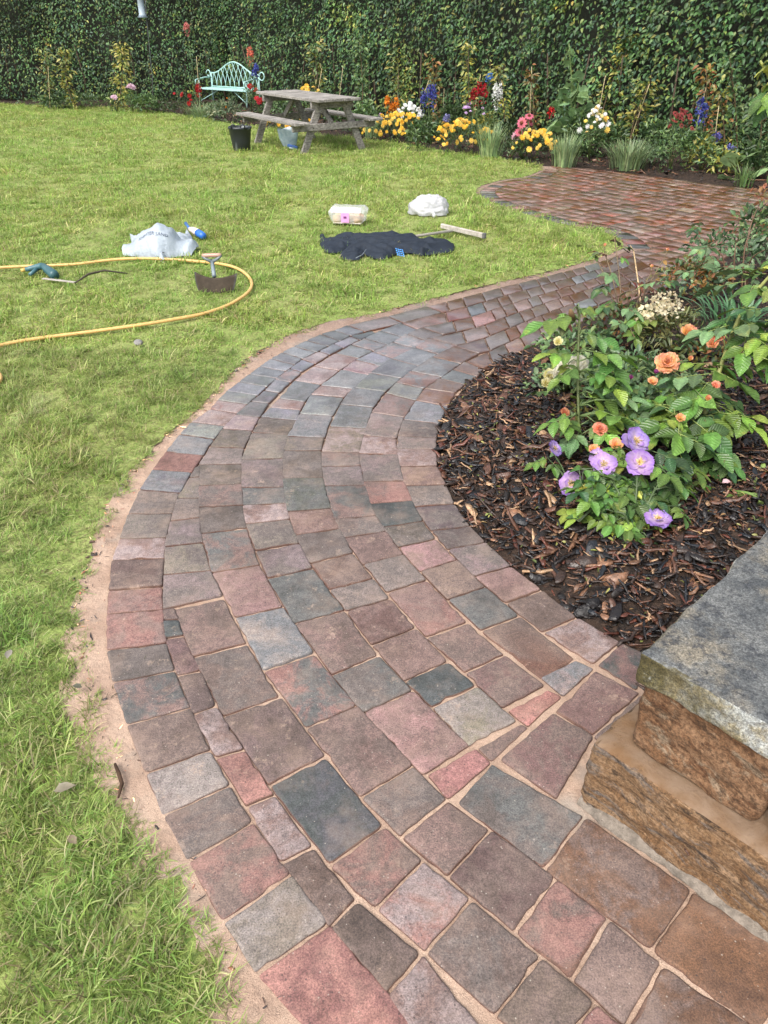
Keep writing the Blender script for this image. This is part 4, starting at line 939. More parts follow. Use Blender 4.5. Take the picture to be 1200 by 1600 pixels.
for (a, b, c, d, py, lb) in [(77, 142, 75, 104, 172, 'cane by the slim shrub at the far left'), (312, 160, 307, 88, 178, 'thin cane left of the bench'), (497, 142, 503, 107, 188, 'left one of two pale canes above the picnic table'), (531, 146, 536, 103, 190, 'right one of two pale canes above the picnic table'),
        (621, 150, 622, 118, 200, 'cane inside the bushy shrub behind the white flowers'), (656, 168, 671, 122, 206, 'slanting cane by the blue delphinium'), (693, 160, 694, 138, 208, 'short brown cane between the blue and crimson spires'), (745, 152, 751, 116, 212, 'pale cane rising from the crimson spires'),
        (828, 180, 831, 104, 218, 'upright cane left of the hollyhock'), (985, 218, 1015, 131, 232, 'slanting cane behind the feathery clump'), (938, 160, 946, 118, 224, 'cane in the slanting yellow green branch'), (1090, 190, 1106, 126, 244, 'slanting cane under the russet leaves'), (1115, 232, 1123, 166, 256, 'upright pale cane right of the tall blue delphinium')]:
    cane(a, b, c, d, py, lb)

# filler foliage that closes the border up
for i, (x, y, w_, h_, lf, lb) in enumerate([(572, 212, 44, 40, GR, 'leafy green plant behind the grey green tuft by the table'), (665, 226, 40, 34, GR+DKG, 'green leaves at the foot of the deep blue delphinium'), (705, 214, 40, 44, DKG, 'dark leafy plant behind the pale yellow cluster'), (760, 232, 44, 44, GR+YG, 'light green plant at the foot of the white spire'), (796, 234, 40, 40, DKG, 'dark green plant between the white spire and the coneflowers'), (906, 248, 44, 60, GR, 'leafy green plant between the hollyhock and the daisies'), (955, 250, 46, 46, DKG+GR, 'dark leaves behind the right side of the daisies'), (1024, 250, 50, 50, GR+DKG, 'green plant left of the dark red coneflowers'), (1084, 262, 40, 50, GR, 'leafy plant at the foot of the tall blue delphinium'), (1135, 276, 40, 34, GR+YG, 'yellow green plant left of the grey green broad leaves'), (528, 204, 40, 36, DKG+GR, 'dark leaves behind the right end of the table'), (432, 192, 44, 34, GR+BLUEG, 'green leaves behind the left side of the table'), (226, 178, 36, 22, GR, 'low green plant right of the tall pale pink dahlias'), (86, 172, 46, 20, GR+DKG, 'low leafy plant at the foot of the slim shrub on the far left'), (1186, 282, 40, 50, DKG+GR, 'dark green plant at the right edge beside the broad leaves')]):
    mound(x, y, w_, h_, [], 0, lb, 'leafy plant', seed=140+i, leaf=lf, L=.085, dens=1.2)

# ------------------------------------------------------------------ picnic table
ta = np.array([.565, -.825, 0]); tc_ = np.array([.825, .565, 0]); near_c = (G(474, 241)+tc_*.56); far_c = near_c-ta*1.64; ctr = (near_c+far_c)/2; ctr[2] = 0
table = thing('picnic_table', tuple(ctr), 'weathered grey wooden picnic table with fixed seats on the lawn', 'picnic table')
def tw(c, a, z): return ctr+tc_*c+ta*a+np.array([0, 0, z])
Mt = Matrix(((tc_[0], ta[0], 0), (tc_[1], ta[1], 0), (0, 0, 1))).to_4x4()
def beam(name, p0, p1, w, h, mat=None, up=None, bev=.006):    # a plank from p0 to p1 (table coordinates), h along "up"
    P0, P1 = Vector(tuple(tw(*p0))), Vector(tuple(tw(*p1))); d = P1-P0; L = d.length; x = d.normalized()
    u = Vector((0, 0, 1)) if up is None else Vector(tuple(up)); s_ = u.cross(x).normalized(); u = x.cross(s_).normalized()
    Mx = Matrix((x, s_, u)).transposed().to_4x4(); Mx.translation = (P0+P1)/2; v, f = box(L, w, h, bev)
    return obj(name, xf(v, Mx), f, M['wood'], table, smooth=False)
for k in range(5): beam('top_plank', ((k-2)*.157, -1.06+.006*k, .742+.003*(k % 2)), ((k-2)*.157, 1.06-.008*(k % 3), .742), .150, .042)
for s_ in (-1, 1):
    for k in range(2): beam('seat_plank', (s_*(.61+.132*k), -1.06+.01*k, .442), (s_*(.61+.132*k), 1.06, .442), .126, .040)
for e in (-1, 1):
    a = e*.82; beam('top_support', (-.385, a, .672), (.385, a, .672), .045, .095); beam('seat_support', (-.76, a+e*.048, .372), (.76, a+e*.048, .372), .045, .098)
    for s_ in (-1, 1): beam('leg', (s_*.56, a, -.02), (s_*.215, a, .715), .046, .112, up=tc_)
    beam('brace', (0, a-e*.03, .40), (0, a-e*.42, .715), .045, .085, up=ta)
    for s_ in (-1, 1):
        for z, c in ((.672, .25), (.372, .40)):
            v, f = lathe([(0, 0), (.014, 0), (.012, .006), (0, .008)], 8); Mx = Matrix.Rotation(math.pi/2, 4, 'X'); w = tw(s_*c, a+e*(.075 if z < .5 else .03), z)
            q = Mt @ (Matrix.Rotation(-math.pi/2*e, 4, 'X')); v = [tuple(q @ Vector(p)+Vector(tuple(w))) for p in v]; obj('bolt', v, f, M['dull'], table, (.12, .11, .10))
# ------------------------------------------------------------------ metal garden bench
bc = G(360, 166.5); bx = np.array([.80, -.60, 0]); by = np.array([.60, .80, 0])
bench = thing('garden_bench', tuple(bc), 'pale turquoise metal garden bench with an arched lattice back before the hedge', 'bench')
def bw(x, y, z): return bc+bx*x+by*y+np.array([0, 0, z])
BW = .84
def btube(name, pts, r, n=6):
    v, f = tube([bw(*p) for p in pts], r, n); return obj(name, v, f, M['metal'], bench)
def ztop(x): u = abs(x)/BW; return .70+.25*(.5+.5*math.cos(math.pi*min(1, u*1.08)))
btube('back_rail', [(x, .24, ztop(x)) for x in np.linspace(-BW, BW, 27)], .016)
btube('back_rail', [(-BW, .21, .41), (BW, .21, .41)], .014)
nb = 10
for i in range(nb+1):
    x0 = -BW+.04+i*(2*BW-.08)/nb
    for s_ in (-1, 1):
        pts = []
        for k in range(15):
            t_ = k/14; z = .40+t_*.60; x = x0+s_*.30*max(0, t_-.12)**1.35
            if abs(x) > BW: break
            zt = ztop(x)
            if z > zt: pts.append((x, .24, zt)); break
            pts.append((x, .21+.03*t_, z))
        if len(pts) > 2: btube('back_bar', pts, .009, 5)
for s_ in (-1, 1):
    btube('leg', [(s_*BW, .23, .02), (s_*BW, .22, .35), (s_*BW, .24, .70)], .022); btube('leg', [(s_*BW, -.24, .02), (s_*BW, -.22, .25), (s_*BW, -.22, .37), (s_*BW, -.20, .56)], .020)
    arm = [(s_*BW, .23, .61), (s_*(BW+.01), 0, .61), (s_*(BW+.02), -.20, .58)]+[(s_*(BW+.02), -.24-.055*math.sin(a), .52+.058*math.cos(a)) for a in np.linspace(0, 5.2, 12)]
    btube('arm', arm, .016)
    btube('scroll', [(s_*(BW+.10+.085*math.cos(a)*(1-a/14)), .24, .68+.085*math.sin(a)*(1-a/14)) for a in np.linspace(math.pi if s_ > 0 else 0, (math.pi-5.6) if s_ > 0 else 5.6, 16)], .014)
    btube('brace', [(s_*BW, -.22, .10), (s_*.25, -.1, .36)], .010)
v, f = box(2*BW+.05, .46, .035, .008); obj('seat', xf(v, Matrix((bx, by, (0, 0, 1))).transposed().to_4x4()), f, M['metal'], bench, smooth=False, origin=None).location = Vector(tuple(bw(0, 0, .375)))-WL[bench.name]
# ------------------------------------------------------------------ bucket, tub
p = G(378, 235); bk = thing('bucket', tuple(p), 'black rubber builders bucket with two handles left of the picnic table', 'bucket')
v, f = lathe([(0, .01), (.125, .0), (.135, .01), (.155, .12), (.178, .255), (.19, .262), (.19, .285), (.176, .288), (.168, .25), (.145, .12), (.12, .02), (0, .02)], 24)
v = np.array(v)*np.array([1, 1, 1.22])+p; tt = [(.018, .022, .026)]*len(v)
for i in range(len(v)):
    if rng.random() < .08: tt[i] = (.16, .18, .19)
obj('body', v, f, M['plast'], bk, np.array(tt))
for s_ in (-1, 1):
    pts = [(s_*.075+dx, -.165 if k in (0, 4) else -.175, z) for k, (dx, z) in enumerate(((-.035, .33), (-.03, .38), (0, .395), (.03, .38), (.035, .33)))]
    pts = [tuple(np.array(q)*np.array([1, 1, 1])+p) for q in pts]; v, f = tube(pts, .011, 6); obj('handle', v, f, M['plast'], bk, (.02, .022, .026))
p = G(453, 231); tb = thing('plastic_tub', tuple(p), 'crumpled translucent pale blue plastic tub under the picnic table', 'tub')
v, f = lathe([(.085, 0), (.10, .02), (.135, .14), (.165, .27), (.158, .285), (.15, .28), (.125, .14), (.09, .025), (0, .02)], 22)
v = [np.array(q) for q in v]
for q in v: k = 1+.16*nz(q[0], q[1], q[2]*.6, 9); q[0] *= k*1.1; q[1] *= k*.7; q[2] *= 1+.14*nz(q[0], q[1], 0, 12); q[0] -= q[2]*.06
obj('body', np.array(v)+p, f, M['blueplast'], tb)
v, f = box(.17, .05, .05, .012); Mx = Matrix.Rotation(.22, 4, 'Y')
w = G(458, 232); obj('foot_band', np.array(xf(v, Mx))+w+np.array([0, -.06, .035]), f, M['plast'], tb, (.06, .14, .42), False)
v, f = box(.15, .05, .03, .01); obj('foot_band', np.array(xf(v, Mx))+w+np.array([.01, -.07, .004]), f, M['plast'], tb, (.55, .62, .68), False)
# ------------------------------------------------------------------ hose, nozzle, stick
hp_ = [(-40, 428), (0, 424), (60, 420), (120, 417), (180, 411), (235, 409), (290, 411), (335, 416), (366, 423), (386, 434), (394, 448), (388, 463), (368, 477), (338, 489), (300, 500), (230, 513), (150, 523), (70, 533), (5, 546), (-50, 566), (-66, 590), (-30, 612), (-2, 606), (0, 590), (-30, 572)]
pts = [q+np.array([0, 0, .026+.004*math.sin(i*.3)]) for i, q in enumerate(smooth_line([G(*q) for q in hp_], 6))]
v, f = tube(pts, .0125, 8); tag(obj('garden_hose', v, f, M['hose'], None, (.60, .37, .13)), 'yellow orange garden hose lying in a loop on the lawn', 'hose')
p = G(62, 434); nzl = thing('hose_nozzle', tuple(p), 'dark teal hose spray gun lying on the grass inside the hose loop', 'hose nozzle')
def lying(name, pts, rad, tint, parent, mat='plast', n=10): v, f = tube(pts, rad, n); return obj(name, v, f, M[mat], parent, tint)
a, b = G(42, 431)+np.array([0, 0, .05]), G(70, 428)+np.array([0, 0, .065]); c = G(86, 437)+np.array([0, 0, .04])
lying('barrel', [a, lerp(a, b, .3), lerp(a, b, .8), b], [.016, .021, .026, .027], (.05, .13, .15), nzl); lying('spray_head', [b, lerp(b, c, .4), c, c+(c-b)*.12], [.026, .034, .040, .034], (.03, .09, .10), nzl)
lying('connector', [a+(a-b)*.25, a], [.013, .016], (.55, .38, .10), nzl); lying('grip', [lerp(a, b, .7)-np.array([0, 0, .01]), lerp(a, b, .55)+np.array([-.01, -.10, -.03])], [.018, .014], (.05, .13, .15), nzl)
lying('trigger', [lerp(a, b, .6)+np.array([0, -.02, -.01]), lerp(a, b, .45)+np.array([0, -.09, -.02])], .006, (.30, .32, .33), nzl)
a, b = G(68, 440)+np.array([0, 0, .03]), G(118, 446)+np.array([0, 0, .02]); st_ = MB(); v, f = box(np.linalg.norm(b-a), .03, .006, .001); ang = math.atan2(*(b-a)[1::-1])
tag(obj('wooden_lath', np.array(xf(v, Matrix.Rotation(ang, 4, 'Z')))+(a+b)/2, f, M['woodp'], None, smooth=False), 'flat pale lath lying beside the hose nozzle', 'lath')
v, f = tube([G(118, 446)+np.array([0, 0, .02]), G(140, 438)+np.array([0, 0, .05]), G(165, 432)+np.array([0, 0, .05]), G(200, 433)+np.array([0, 0, .03])], [.006, .009, .009, .005], 5)
tag(obj('dark_stick', v, f, M['dull'], None, (.07, .06, .045)), 'thin dark curved stick lying inside the hose loop', 'stick')
# ------------------------------------------------------------------ hand shovel standing on its blade
p = G(338, 454); sh = thing('hand_shovel', tuple(p), 'short hand shovel with a soil stained curved dark blade and grey grip', 'shovel')
v, f, tt = [], [], []; nx_ = 18
for j in range(8):
    for i in range(nx_+1):
        u = i/nx_*2-1; zt = j/7; top = .112+.030*u*u-.012; x = u*(.168-.03*(1-zt)**2); y = -.02-.075*(1-u*u)*.6+.05*zt
        v.append((x, y, zt*top)); tt.append((.045, .034, .024) if abs(u) < .95 else (.07, .072, .065))
n0 = len(v)
for q in list(v): v.append((q[0], q[1]+.006, q[2])); tt.append((.05, .05, .05))
for j in range(7):
    for i in range(nx_): a_ = j*(nx_+1)+i; f.append((a_, a_+1, a_+nx_+2, a_+nx_+1)); f.append((n0+a_, n0+a_+nx_+1, n0+a_+nx_+2, n0+a_+1))
e = 7*(nx_+1)
for i in range(nx_): f.append((e+i, e+i+1, n0+e+i+1, n0+e+i))
Mx = Matrix.Rotation(R(-8), 4, 'Z'); obj('blade', np.array(xf(v, Mx))+p, f, M['dull'], sh, np.array(tt))
q0 = p+np.array([-.01, .03, .10]); q1 = p+np.array([-.05, .20, .165]); lying('shaft', [q0, lerp(q0, q1, .5), q1], [.017, .015, .015], (.16, .20, .22), sh)
g0, g1 = q1+np.array([-.075, .01, .045]), q1+np.array([.075, .01, .05])
lying('grip', [g0, lerp(g0, g1, .2), lerp(g0, g1, .8), g1], [.013, .016, .016, .013], (.42, .26, .20), sh)
for g in (g0, g1): lying('yoke', [q1, lerp(q1, g, .6)+np.array([0, 0, -.008]), g], [.015, .012, .012], (.13, .16, .17), sh)
# ------------------------------------------------------------------ crumpled things: height fields over an outline
def heap(name, poly, hf, mat, parent, tint, step, base=.012, tintf=None):
    P = np.array([p[:2] for p in poly]); a, b = P.min(0), P.max(0); nx, ny = int((b[0]-a[0])/step)+1, int((b[1]-a[1])/step)+1
    X, Y = np.meshgrid(a[0]+np.arange(nx+1)*step, a[1]+np.arange(ny+1)*step); q = np.column_stack([X.ravel(), Y.ravel()]); ins = in_poly(q, P)
    line = [*P, P[0]]; d = dist_line(q, line); keepcell = []; idx = -np.ones(len(q), int)
    for j in range(ny):
        for i in range(nx):
            c = [j*(nx+1)+i, j*(nx+1)+i+1, (j+1)*(nx+1)+i+1, (j+1)*(nx+1)+i]
            if sum(ins[c]) >= 2: keepcell.append(c)
    used = sorted({i for c in keepcell for i in c}); v = []
    for k, i in enumerate(used):
        idx[i] = k; x, y = q[i]
        if not ins[i] or d[i] < step*.5:             # pull rim points onto the outline
            best = None
            for s0, s1 in zip(line[:-1], line[1:]):
                ab = s1-s0; t_ = np.clip(((q[i]-s0)@ab)/max(ab@ab, 1e-9), 0, 1); pt = s0+ab*t_; dd_ = np.linalg.norm(pt-q[i])
                if best is None or dd_ < best[0]: best = (dd_, pt)
            x, y = best[1]; z = base
        else: z = base+hf(x, y, d[i])
        v.append((x, y, z))
    f = [tuple(idx[i] for i in c) for c in keepcell]
    n = len(v); vb = [(x, y, .004) for x, y, z in v]; f2 = [tuple(i+n for i in reversed(c)) for c in f]
    tt = np.array([tintf(*p) for p in v]+[tint]*n) if tintf else tint
    return obj(name, v+vb, f+f2, mat, parent, tt)
px2 = lambda L, z=0.0: [G(x, y, z) for x, y in L]
# dark jacket, with folds
jk = thing('jacket', tuple(G(600, 400)), 'black softshell jacket thrown flat on the lawn with a blue chest mark', 'jacket')
def fold(x, y, d, s=0, h=.075, w=.05):
    k = 1-math.exp(-d/w); u_, v_ = x*.85+y*.5, y*.85-x*.5
    r1 = 1-abs(nz(u_*.55+s, v_*1.5, s, 5.5))*2.6; r2 = 1-abs(nz(x*1.7+s, y*.8, s+3, 6.5))*2.4; sw = .5+.5*nz(x, y, s+8, 3); g1 = (1-abs(math.sin(13*v_+4.5*nz(x, y, s, 2.6)+u_*3)))**1.4; g2 = (1-abs(math.sin(15*(u_*.9+v_*.6)+4.5*nz(x, y, s+2, 3))))**1.4
    return max(.006, k*h*(.20+.42*g1*(.35+.65*sw)+.40*g2*(1.1-sw)*.9+.22*max(-.2, r1)*sw)+k*.003*nz(x, y, s, 30))
JT = (.013, .019, .030)
Z = .03
heap('body', px2([(540, 383), (556, 372), (590, 371), (622, 371), (650, 376), (672, 385), (676, 396), (660, 402), (640, 397), (618, 399), (600, 408), (585, 406), (568, 399), (552, 403), (540, 398)]), lambda x, y, d: fold(x, y, d, 1, .125, .03), M['cloth'], jk, JT, .012)
heap('sleeve', px2([(500, 368), (506, 368), (512, 378), (526, 373), (548, 369), (576, 371), (580, 380), (560, 386), (540, 394), (522, 398), (508, 396), (500, 384)]), lambda x, y, d: fold(x, y, d, 5, .10, .03), M['cloth'], jk, JT, .012)
heap('sleeve', px2([(650, 378), (672, 379), (696, 380), (709, 383), (711, 390), (706, 396), (690, 398), (668, 401), (655, 398), (648, 388)]), lambda x, y, d: fold(x, y, d, 9, .105, .03), M['cloth'], jk, JT, .012)
heap('hem', px2([(531, 398), (552, 388), (574, 384), (578, 390), (570, 400), (562, 408), (546, 409), (534, 406)]), lambda x, y, d: fold(x, y, d, 13, .09, .025), M['cloth'], jk, JT, .012)
v, f = tube([G(556, 403, .10), G(566, 398, .11), G(572, 390, .11)], .0025, 5); obj('seam_piping', v, f, M['plast'], jk, (.22, .26, .30))
# small printed mark: a few strokes standing just proud of the cloth
mk_ = MB()
for i, (x, y, L, an) in enumerate([(619+c_*3.2+r_*.8, 388+r_*3.1+c_*.7, .014, -.25+.5*((c_*7+r_*3) % 3-1)) for r_ in range(4) for c_ in range(4)]):
    v, f = box(L, .008, .004, .001); mk_.add(xf(v, Matrix.Translation(Vector(tuple(G(x, y, .085)+np.array([0, -.015, .0])))) @ Matrix.Rotation(R(52), 4, 'X') @ Matrix.Rotation(an, 4, 'Z')), f, (.02, .22, .62))
mk_.obj('chest_mark', M['plast'], jk, False)
# plastic sand bag: a crumpled dome with flared ends
bg_ = thing('sand_bag', tuple(G(252, 398)), 'emptied white plastic sand bag with grey print crumpled on the lawn', 'plastic bag')
bc0 = G(250, 397)
_u = np.linspace(-1.2, 1.2, 241); _z = np.interp(_u, [-1, -.75, -.5, -.25, 0, .2, .38, .48, .56, .74, .9, 1], [.05, .09, .17, .235, .27, .275, .245, .17, .11, .10, .12, .03]); TU, TZ = _u, np.convolve(np.pad(_z, 6, 'edge'), np.ones(13)/13, 'valid')
def S(u, w):                                          # u across -1..1, w 0 (front foot) .. 1 (back foot)
    wid = .305+.03*math.sin(w*3.1); x = u*wid; prof = math.sin(math.pi*min(1, max(0, w)))**.55
    top = float(np.interp(u, TU, TZ))
    cre = .030*nz(u*1.2, w*1.2, 1, 2.3)+.014*(.5-1.9*abs(nz(u*1.6+w*1.2, w*1.5-u, 7, 1.6)))+.005*(.4-1.6*abs(nz(u*1.4, w*1.4, 3, 4.6)))
    z = max(.012, prof*top*.86*(1+cre*1.6)+cre*.7*prof+.012); y = -.15+.34*w+cre*.8-.06*math.cos(u*2.6)*(1-w)
    return bc0+np.array([x, y, z])
nu, nw_ = 96, 60; v = [S(-1+2*i/nu, j/nw_) for j in range(nw_+1) for i in range(nu+1)]; f = [(j*(nu+1)+i, j*(nu+1)+i+1, (j+1)*(nu+1)+i+1, (j+1)*(nu+1)+i) for j in range(nw_) for i in range(nu)]
obj('body', v, f, M['poly'], bg_, (.60, .67, .74))
def flap(name, pts, h, seed):
    heap(name, pts, lambda x, y, d: h*(1-math.exp(-d/.05))*(.6+.8*abs(nz(x, y, seed, 7))), M['poly'], bg_, (.64, .71, .78), .014, .03)
flap('flap', px2([(262, 386), (276, 372), (288, 378), (292, 362), (301, 376), (300, 398), (284, 401), (264, 398)]), .13, 2)
flap('flap', px2([(203, 368), (214, 378), (230, 376), (244, 392), (236, 399), (222, 392), (208, 390)]), .10, 4)
flap('corner', px2([(236, 392), (256, 388), (261, 400), (257, 412), (251, 410), (244, 400)]), .08, 6)
v, f = lathe([(0, .004), (.010, .004), (.011, .0)], 10); obj('punched_hole', np.array(v)+G(257, 407)+np.array([0, 0, .065]), f, M['plast'], bg_, (.05, .05, .06))
def bag_text(txt, u0, w0, su, sw, name, tint):
    cu = bpy.data.curves.new('t', 'FONT'); cu.body = txt; cu.size = 1; cu.resolution_u = 2; to = bpy.data.objects.new('t', cu); me = bpy.data.meshes.new_from_object(to)
    bm = bmesh.new(); bm.from_mesh(me); xs = [q.co.x for q in bm.verts]; W = max(xs); v = []
    for q in bm.verts:
        u = u0+q.co.x/W*su; w = w0+q.co.y*sw+(q.co.x/W)*bag_text.sl; a = S(u, w); n = np.cross(S(u+.01, w)-a, S(u, w+.01)-a); n = n/max(1e-9, np.linalg.norm(n)); v.append(a+n*.004)
    f = [tuple(x.index for x in q.verts) for q in bm.faces]; bm.free(); obj(name, v, f, M['plast'], bg_, tint, False)
    bpy.data.objects.remove(to); bpy.data.curves.remove(cu); bpy.data.meshes.remove(me)
bag_text.sl = -.07
bag_text('JOINTER SAND', -.42, .25, .80, .085, 'printed_lettering', (.05, .07, .12))
# blue and white bottle
p = G(304, 374); bt = thing('plastic_bottle', tuple(p), 'squashed blue and white plastic bottle lying behind the sand bag', 'bottle')
a, b, c, d = G(291, 354)+np.array([0, 0, .03]), G(297, 364)+np.array([0, 0, .04]), G(306, 369)+np.array([0, 0, .045]), G(319, 376)+np.array([0, 0, .04])
lying('neck', [a, lerp(a, b, .6), b], [.018, .013, .016], (.04, .14, .40), bt); lying('body', [b, lerp(b, c, .5), c, lerp(c, d, .35)], [.016, .030, .035, .037], (.66, .58, .55), bt); lying('base', [lerp(c, d, .35), lerp(c, d, .7), d], [.037, .038, .03], (.02, .13, .50), bt)
# packet of rolls in clear film
p = G(545, 349); pk = thing('food_packet', tuple(p), 'clear wrapped packet of brown rolls with a pink label on the lawn', 'packet')
Mx = Matrix.Rotation(R(-9), 4, 'Z'); pw = lambda v: np.array(xf(v, Mx))+p
for i in range(3):
    for j in range(2):
        v, f = lathe([(0, 0), (.04, .004), (.052, .03), (.045, .062), (0, .072)], 12); v = [(q[0]+(i-1)*.105, q[1]-.05+j*.1, q[2]+.02) for q in v]; obj('roll', pw(v), f, M['dull'], pk, ((.50, .30, .13), (.58, .40, .22), (.46, .26, .12))[i])
v, f = box(.36, .25, .15, .03); bm = bmesh.new(); vs = [bm.verts.new(q) for q in v]; [bm.faces.new([vs[i] for i in q]) for q in f]; bmesh.ops.subdivide_edges(bm, edges=list(bm.edges), cuts=4, use_grid_fill=True)
for q in bm.verts: q.co += Vector((nz(q.co.x, q.co.y, q.co.z, 12), nz(q.co.y, q.co.z, q.co.x+3, 12), nz(q.co.z, q.co.x, q.co.y+7, 12)))*.022
v = [(q.co.x, q.co.y, q.co.z+.09) for q in bm.verts]; bm.verts.index_update(); f = [tuple(x.index for x in q.verts) for q in bm.faces]; bm.free(); obj('film_wrap', pw(v), f, M['film'], pk)
v, f = box(.30, .20, .012, .004); obj('tray', pw([(q[0], q[1], q[2]+.02) for q in v]), f, M['plast'], pk, (.7, .62, .55), False)
mb = MB()
for sx_, dx in ((.36, 0),): v, f = box(.30, .006, .05, .002); mb.add([(q[0], q[1]-.13, q[2]+.145) for q in v], f, (.80, .70, .78)); v, f = box(.085, .006, .095, .002); mb.add([(q[0]-.01, q[1]-.134, q[2]+.075) for q in v], f, (.62, .30, .56)); v, f = box(.03, .004, .02, .001); mb.add([(q[0]-.01, q[1]-.139, q[2]+.08) for q in v], f, (.16, .04, .16))
mb.obj('label', M['plast'], pk, False)
for q in mb.v: pass
lb = bpy.data.objects['label']; lb.rotation_euler = (0, 0, R(-9)); lb.location = (lb.location[0]+0, 0, 0) if False else lb.location
lb.location = Vector((Mx @ Vector(((0, -.134, .105)))))
# white bag
p = G(671, 335); wb = thing('white_bag', tuple(p), 'small bulging white plastic bag lying near the patio end of the lawn', 'plastic bag')
v, f = [], []; nu, nv = 56, 34
for j in range(nv+1):
    for i in range(nu):
        a = 2*math.pi*i/nu; el = -.25+(math.pi/2+.25)*j/nv; r_ = max(0.0, math.cos(el))**.75 if el > 0 else 1; x, y, z = math.cos(a)*r_, math.sin(a)*r_, math.sin(el)
        k = 1+.12*nz(x, y, z, 1.5)+.17*(.4-1.5*abs(nz(x*1.2, y, z*.7+5, 2.3)))+.06*(.4-1.6*abs(nz(x, y, z+9, 6))); v.append((p[0]+x*.215*k, p[1]+y*.15*k, p[2]+max(.0, .05+z*.145*k)))
for j in range(nv):
    for i in range(nu): f.append((j*nu+i, j*nu+(i+1) % nu, (j+1)*nu+(i+1) % nu, (j+1)*nu+i))
obj('body', v, f, M['poly'], wb, (.74, .73, .75)); v, f = tube([p+np.array([.02, -.15, .05]), p+np.array([.05, -.17, .03]), p+np.array([.03, -.19, .02])], [.02, .012, .022], 8); obj('knot', v, f, M['poly'], wb, (.8, .8, .8))
# levelling rake
rk = thing('levelling_rake', tuple(G(722, 370)), 'long handled wooden rake lying beyond the jacket', 'rake')
a, b = G(689, 361)+np.array([0, 0, .05]), G(756, 377)+np.array([0, 0, .05]); L = np.linalg.norm(b-a); an = math.atan2(b[1]-a[1], b[0]-a[0])
v, f = box(L, .03, .045, .005); obj('head', np.array(xf(v, Matrix.Rotation(an, 4, 'Z')))+(a+b)/2, f, M['woodp'], rk, smooth=False)
v, f = box(.03, .036, .05, .005); obj('end_cap', np.array(xf(v, Matrix.Rotation(an, 4, 'Z')))+b, f, M['dull'], rk, (.10, .10, .10), False)
a, b = G(560, 386)+np.array([0, 0, .02]), G(706, 369)+np.array([0, 0, .05]); v, f = tube([a, b], .014, 8); obj('handle', v, f, M['woodp'], rk)
# bird feeder on its pole
Yf = 21.0; fd = thing('bird_feeder', (float(V(240, 168, Yf)[0]), Yf, 0), 'grey tubular bird feeder on a thin pole before the left hedge', 'bird feeder')
v, f = tube([(*V(240, 168, Yf)[:2], 0), V(238, 120, Yf), V(229, 28, Yf), V(226, -16, Yf)], .009, 6); obj('pole', v, f, M['dull'], fd, (.09, .10, .10))
pb_ = V(223, 26, Yf); v, f = lathe([(0, 0), (.085, 0), (.09, .03), (.075, .05), (.075, .42), (.095, .43), (.06, .5), (0, .53)], 14); obj('seed_tube', np.array(v)+pb_, f, M['plast'], fd, (.30, .36, .42))
v, f = lathe([(0, -.02), (.12, -.02), (.125, .0), (.0, .0)], 14); obj('tray', np.array(v)+pb_, f, M['plast'], fd, (.20, .25, .30))
# small litter on the lawn
for nm, px, py, s_, yaw, lb, tn in (('fallen_leaf', 88, 1248, .055, .4, 'pale dry leaf lying on the grass at the lower left', (.36, .31, .22)), ('fallen_leaf', 15, 1040, .045, 1.7, 'dull grey leaf at the left edge of the lawn', (.20, .18, .15)), ('fallen_leaf', 124, 1330, .04, 2.5, 'small brown leaf in the grass near the lower path edge', (.24, .19, .12)), ('fallen_leaf', 132, 1085, .035, 2.9, 'dark little leaf on the sand beside the grass', (.09, .09, .06))):
    p = G(px, py)+np.array([0, 0, .03]); v, f, tc = leaf_geo(np.zeros((1, 3)), np.array([[math.cos(yaw), math.sin(yaw), .1]]), np.array([[.1, -.1, 1.]]), np.array([s_]), np.array([s_*.6]), np.array([tn])); tag(obj(nm, v+p, f, M['leaf'], None, tc), lb, 'leaf')
p = G(217, 542)+np.array([0, 0, .03]); bm = bmesh.new(); bmesh.ops.create_icosphere(bm, subdivisions=2, radius=.03)
for q in bm.verts: q.co *= 1+.25*nz(*q.co, s=30); q.co.z *= .6
v = np.array([tuple(q.co) for q in bm.verts])+p; bm.verts.index_update(); f = [tuple(x.index for x in q.verts) for q in bm.faces]; bm.free(); tag(obj('stone', v, f, M['dull'], None, (.24, .23, .22)), 'small grey stone lying on the lawn below the hose', 'stone')
v, f = tube([G(181, 1198)+np.array([0, 0, .012]), G(188, 1215)+np.array([0, 0, .016]), G(192, 1228)+np.array([0, 0, .012]), G(186, 1250)+np.array([0, 0, .01])], [.004, .006, .006, .003], 5); tag(obj('twig', v, f, M['dull'], None, (.06, .035, .022)), 'short dark twig lying on the sand strip by the path', 'twig')
bm = bmesh.new(); p = G(146, 1107)
V_, F_ = blades(46, p+np.array([0, 0, -.008]), .032, 1.2, 5, .0014, .5); tag(obj('grass_tuft', V_, F_, M['leaf'], None, (.06, .06, .025), kind='stuff'), 'dark tuft of dead grass on the sand strip', 'weed')

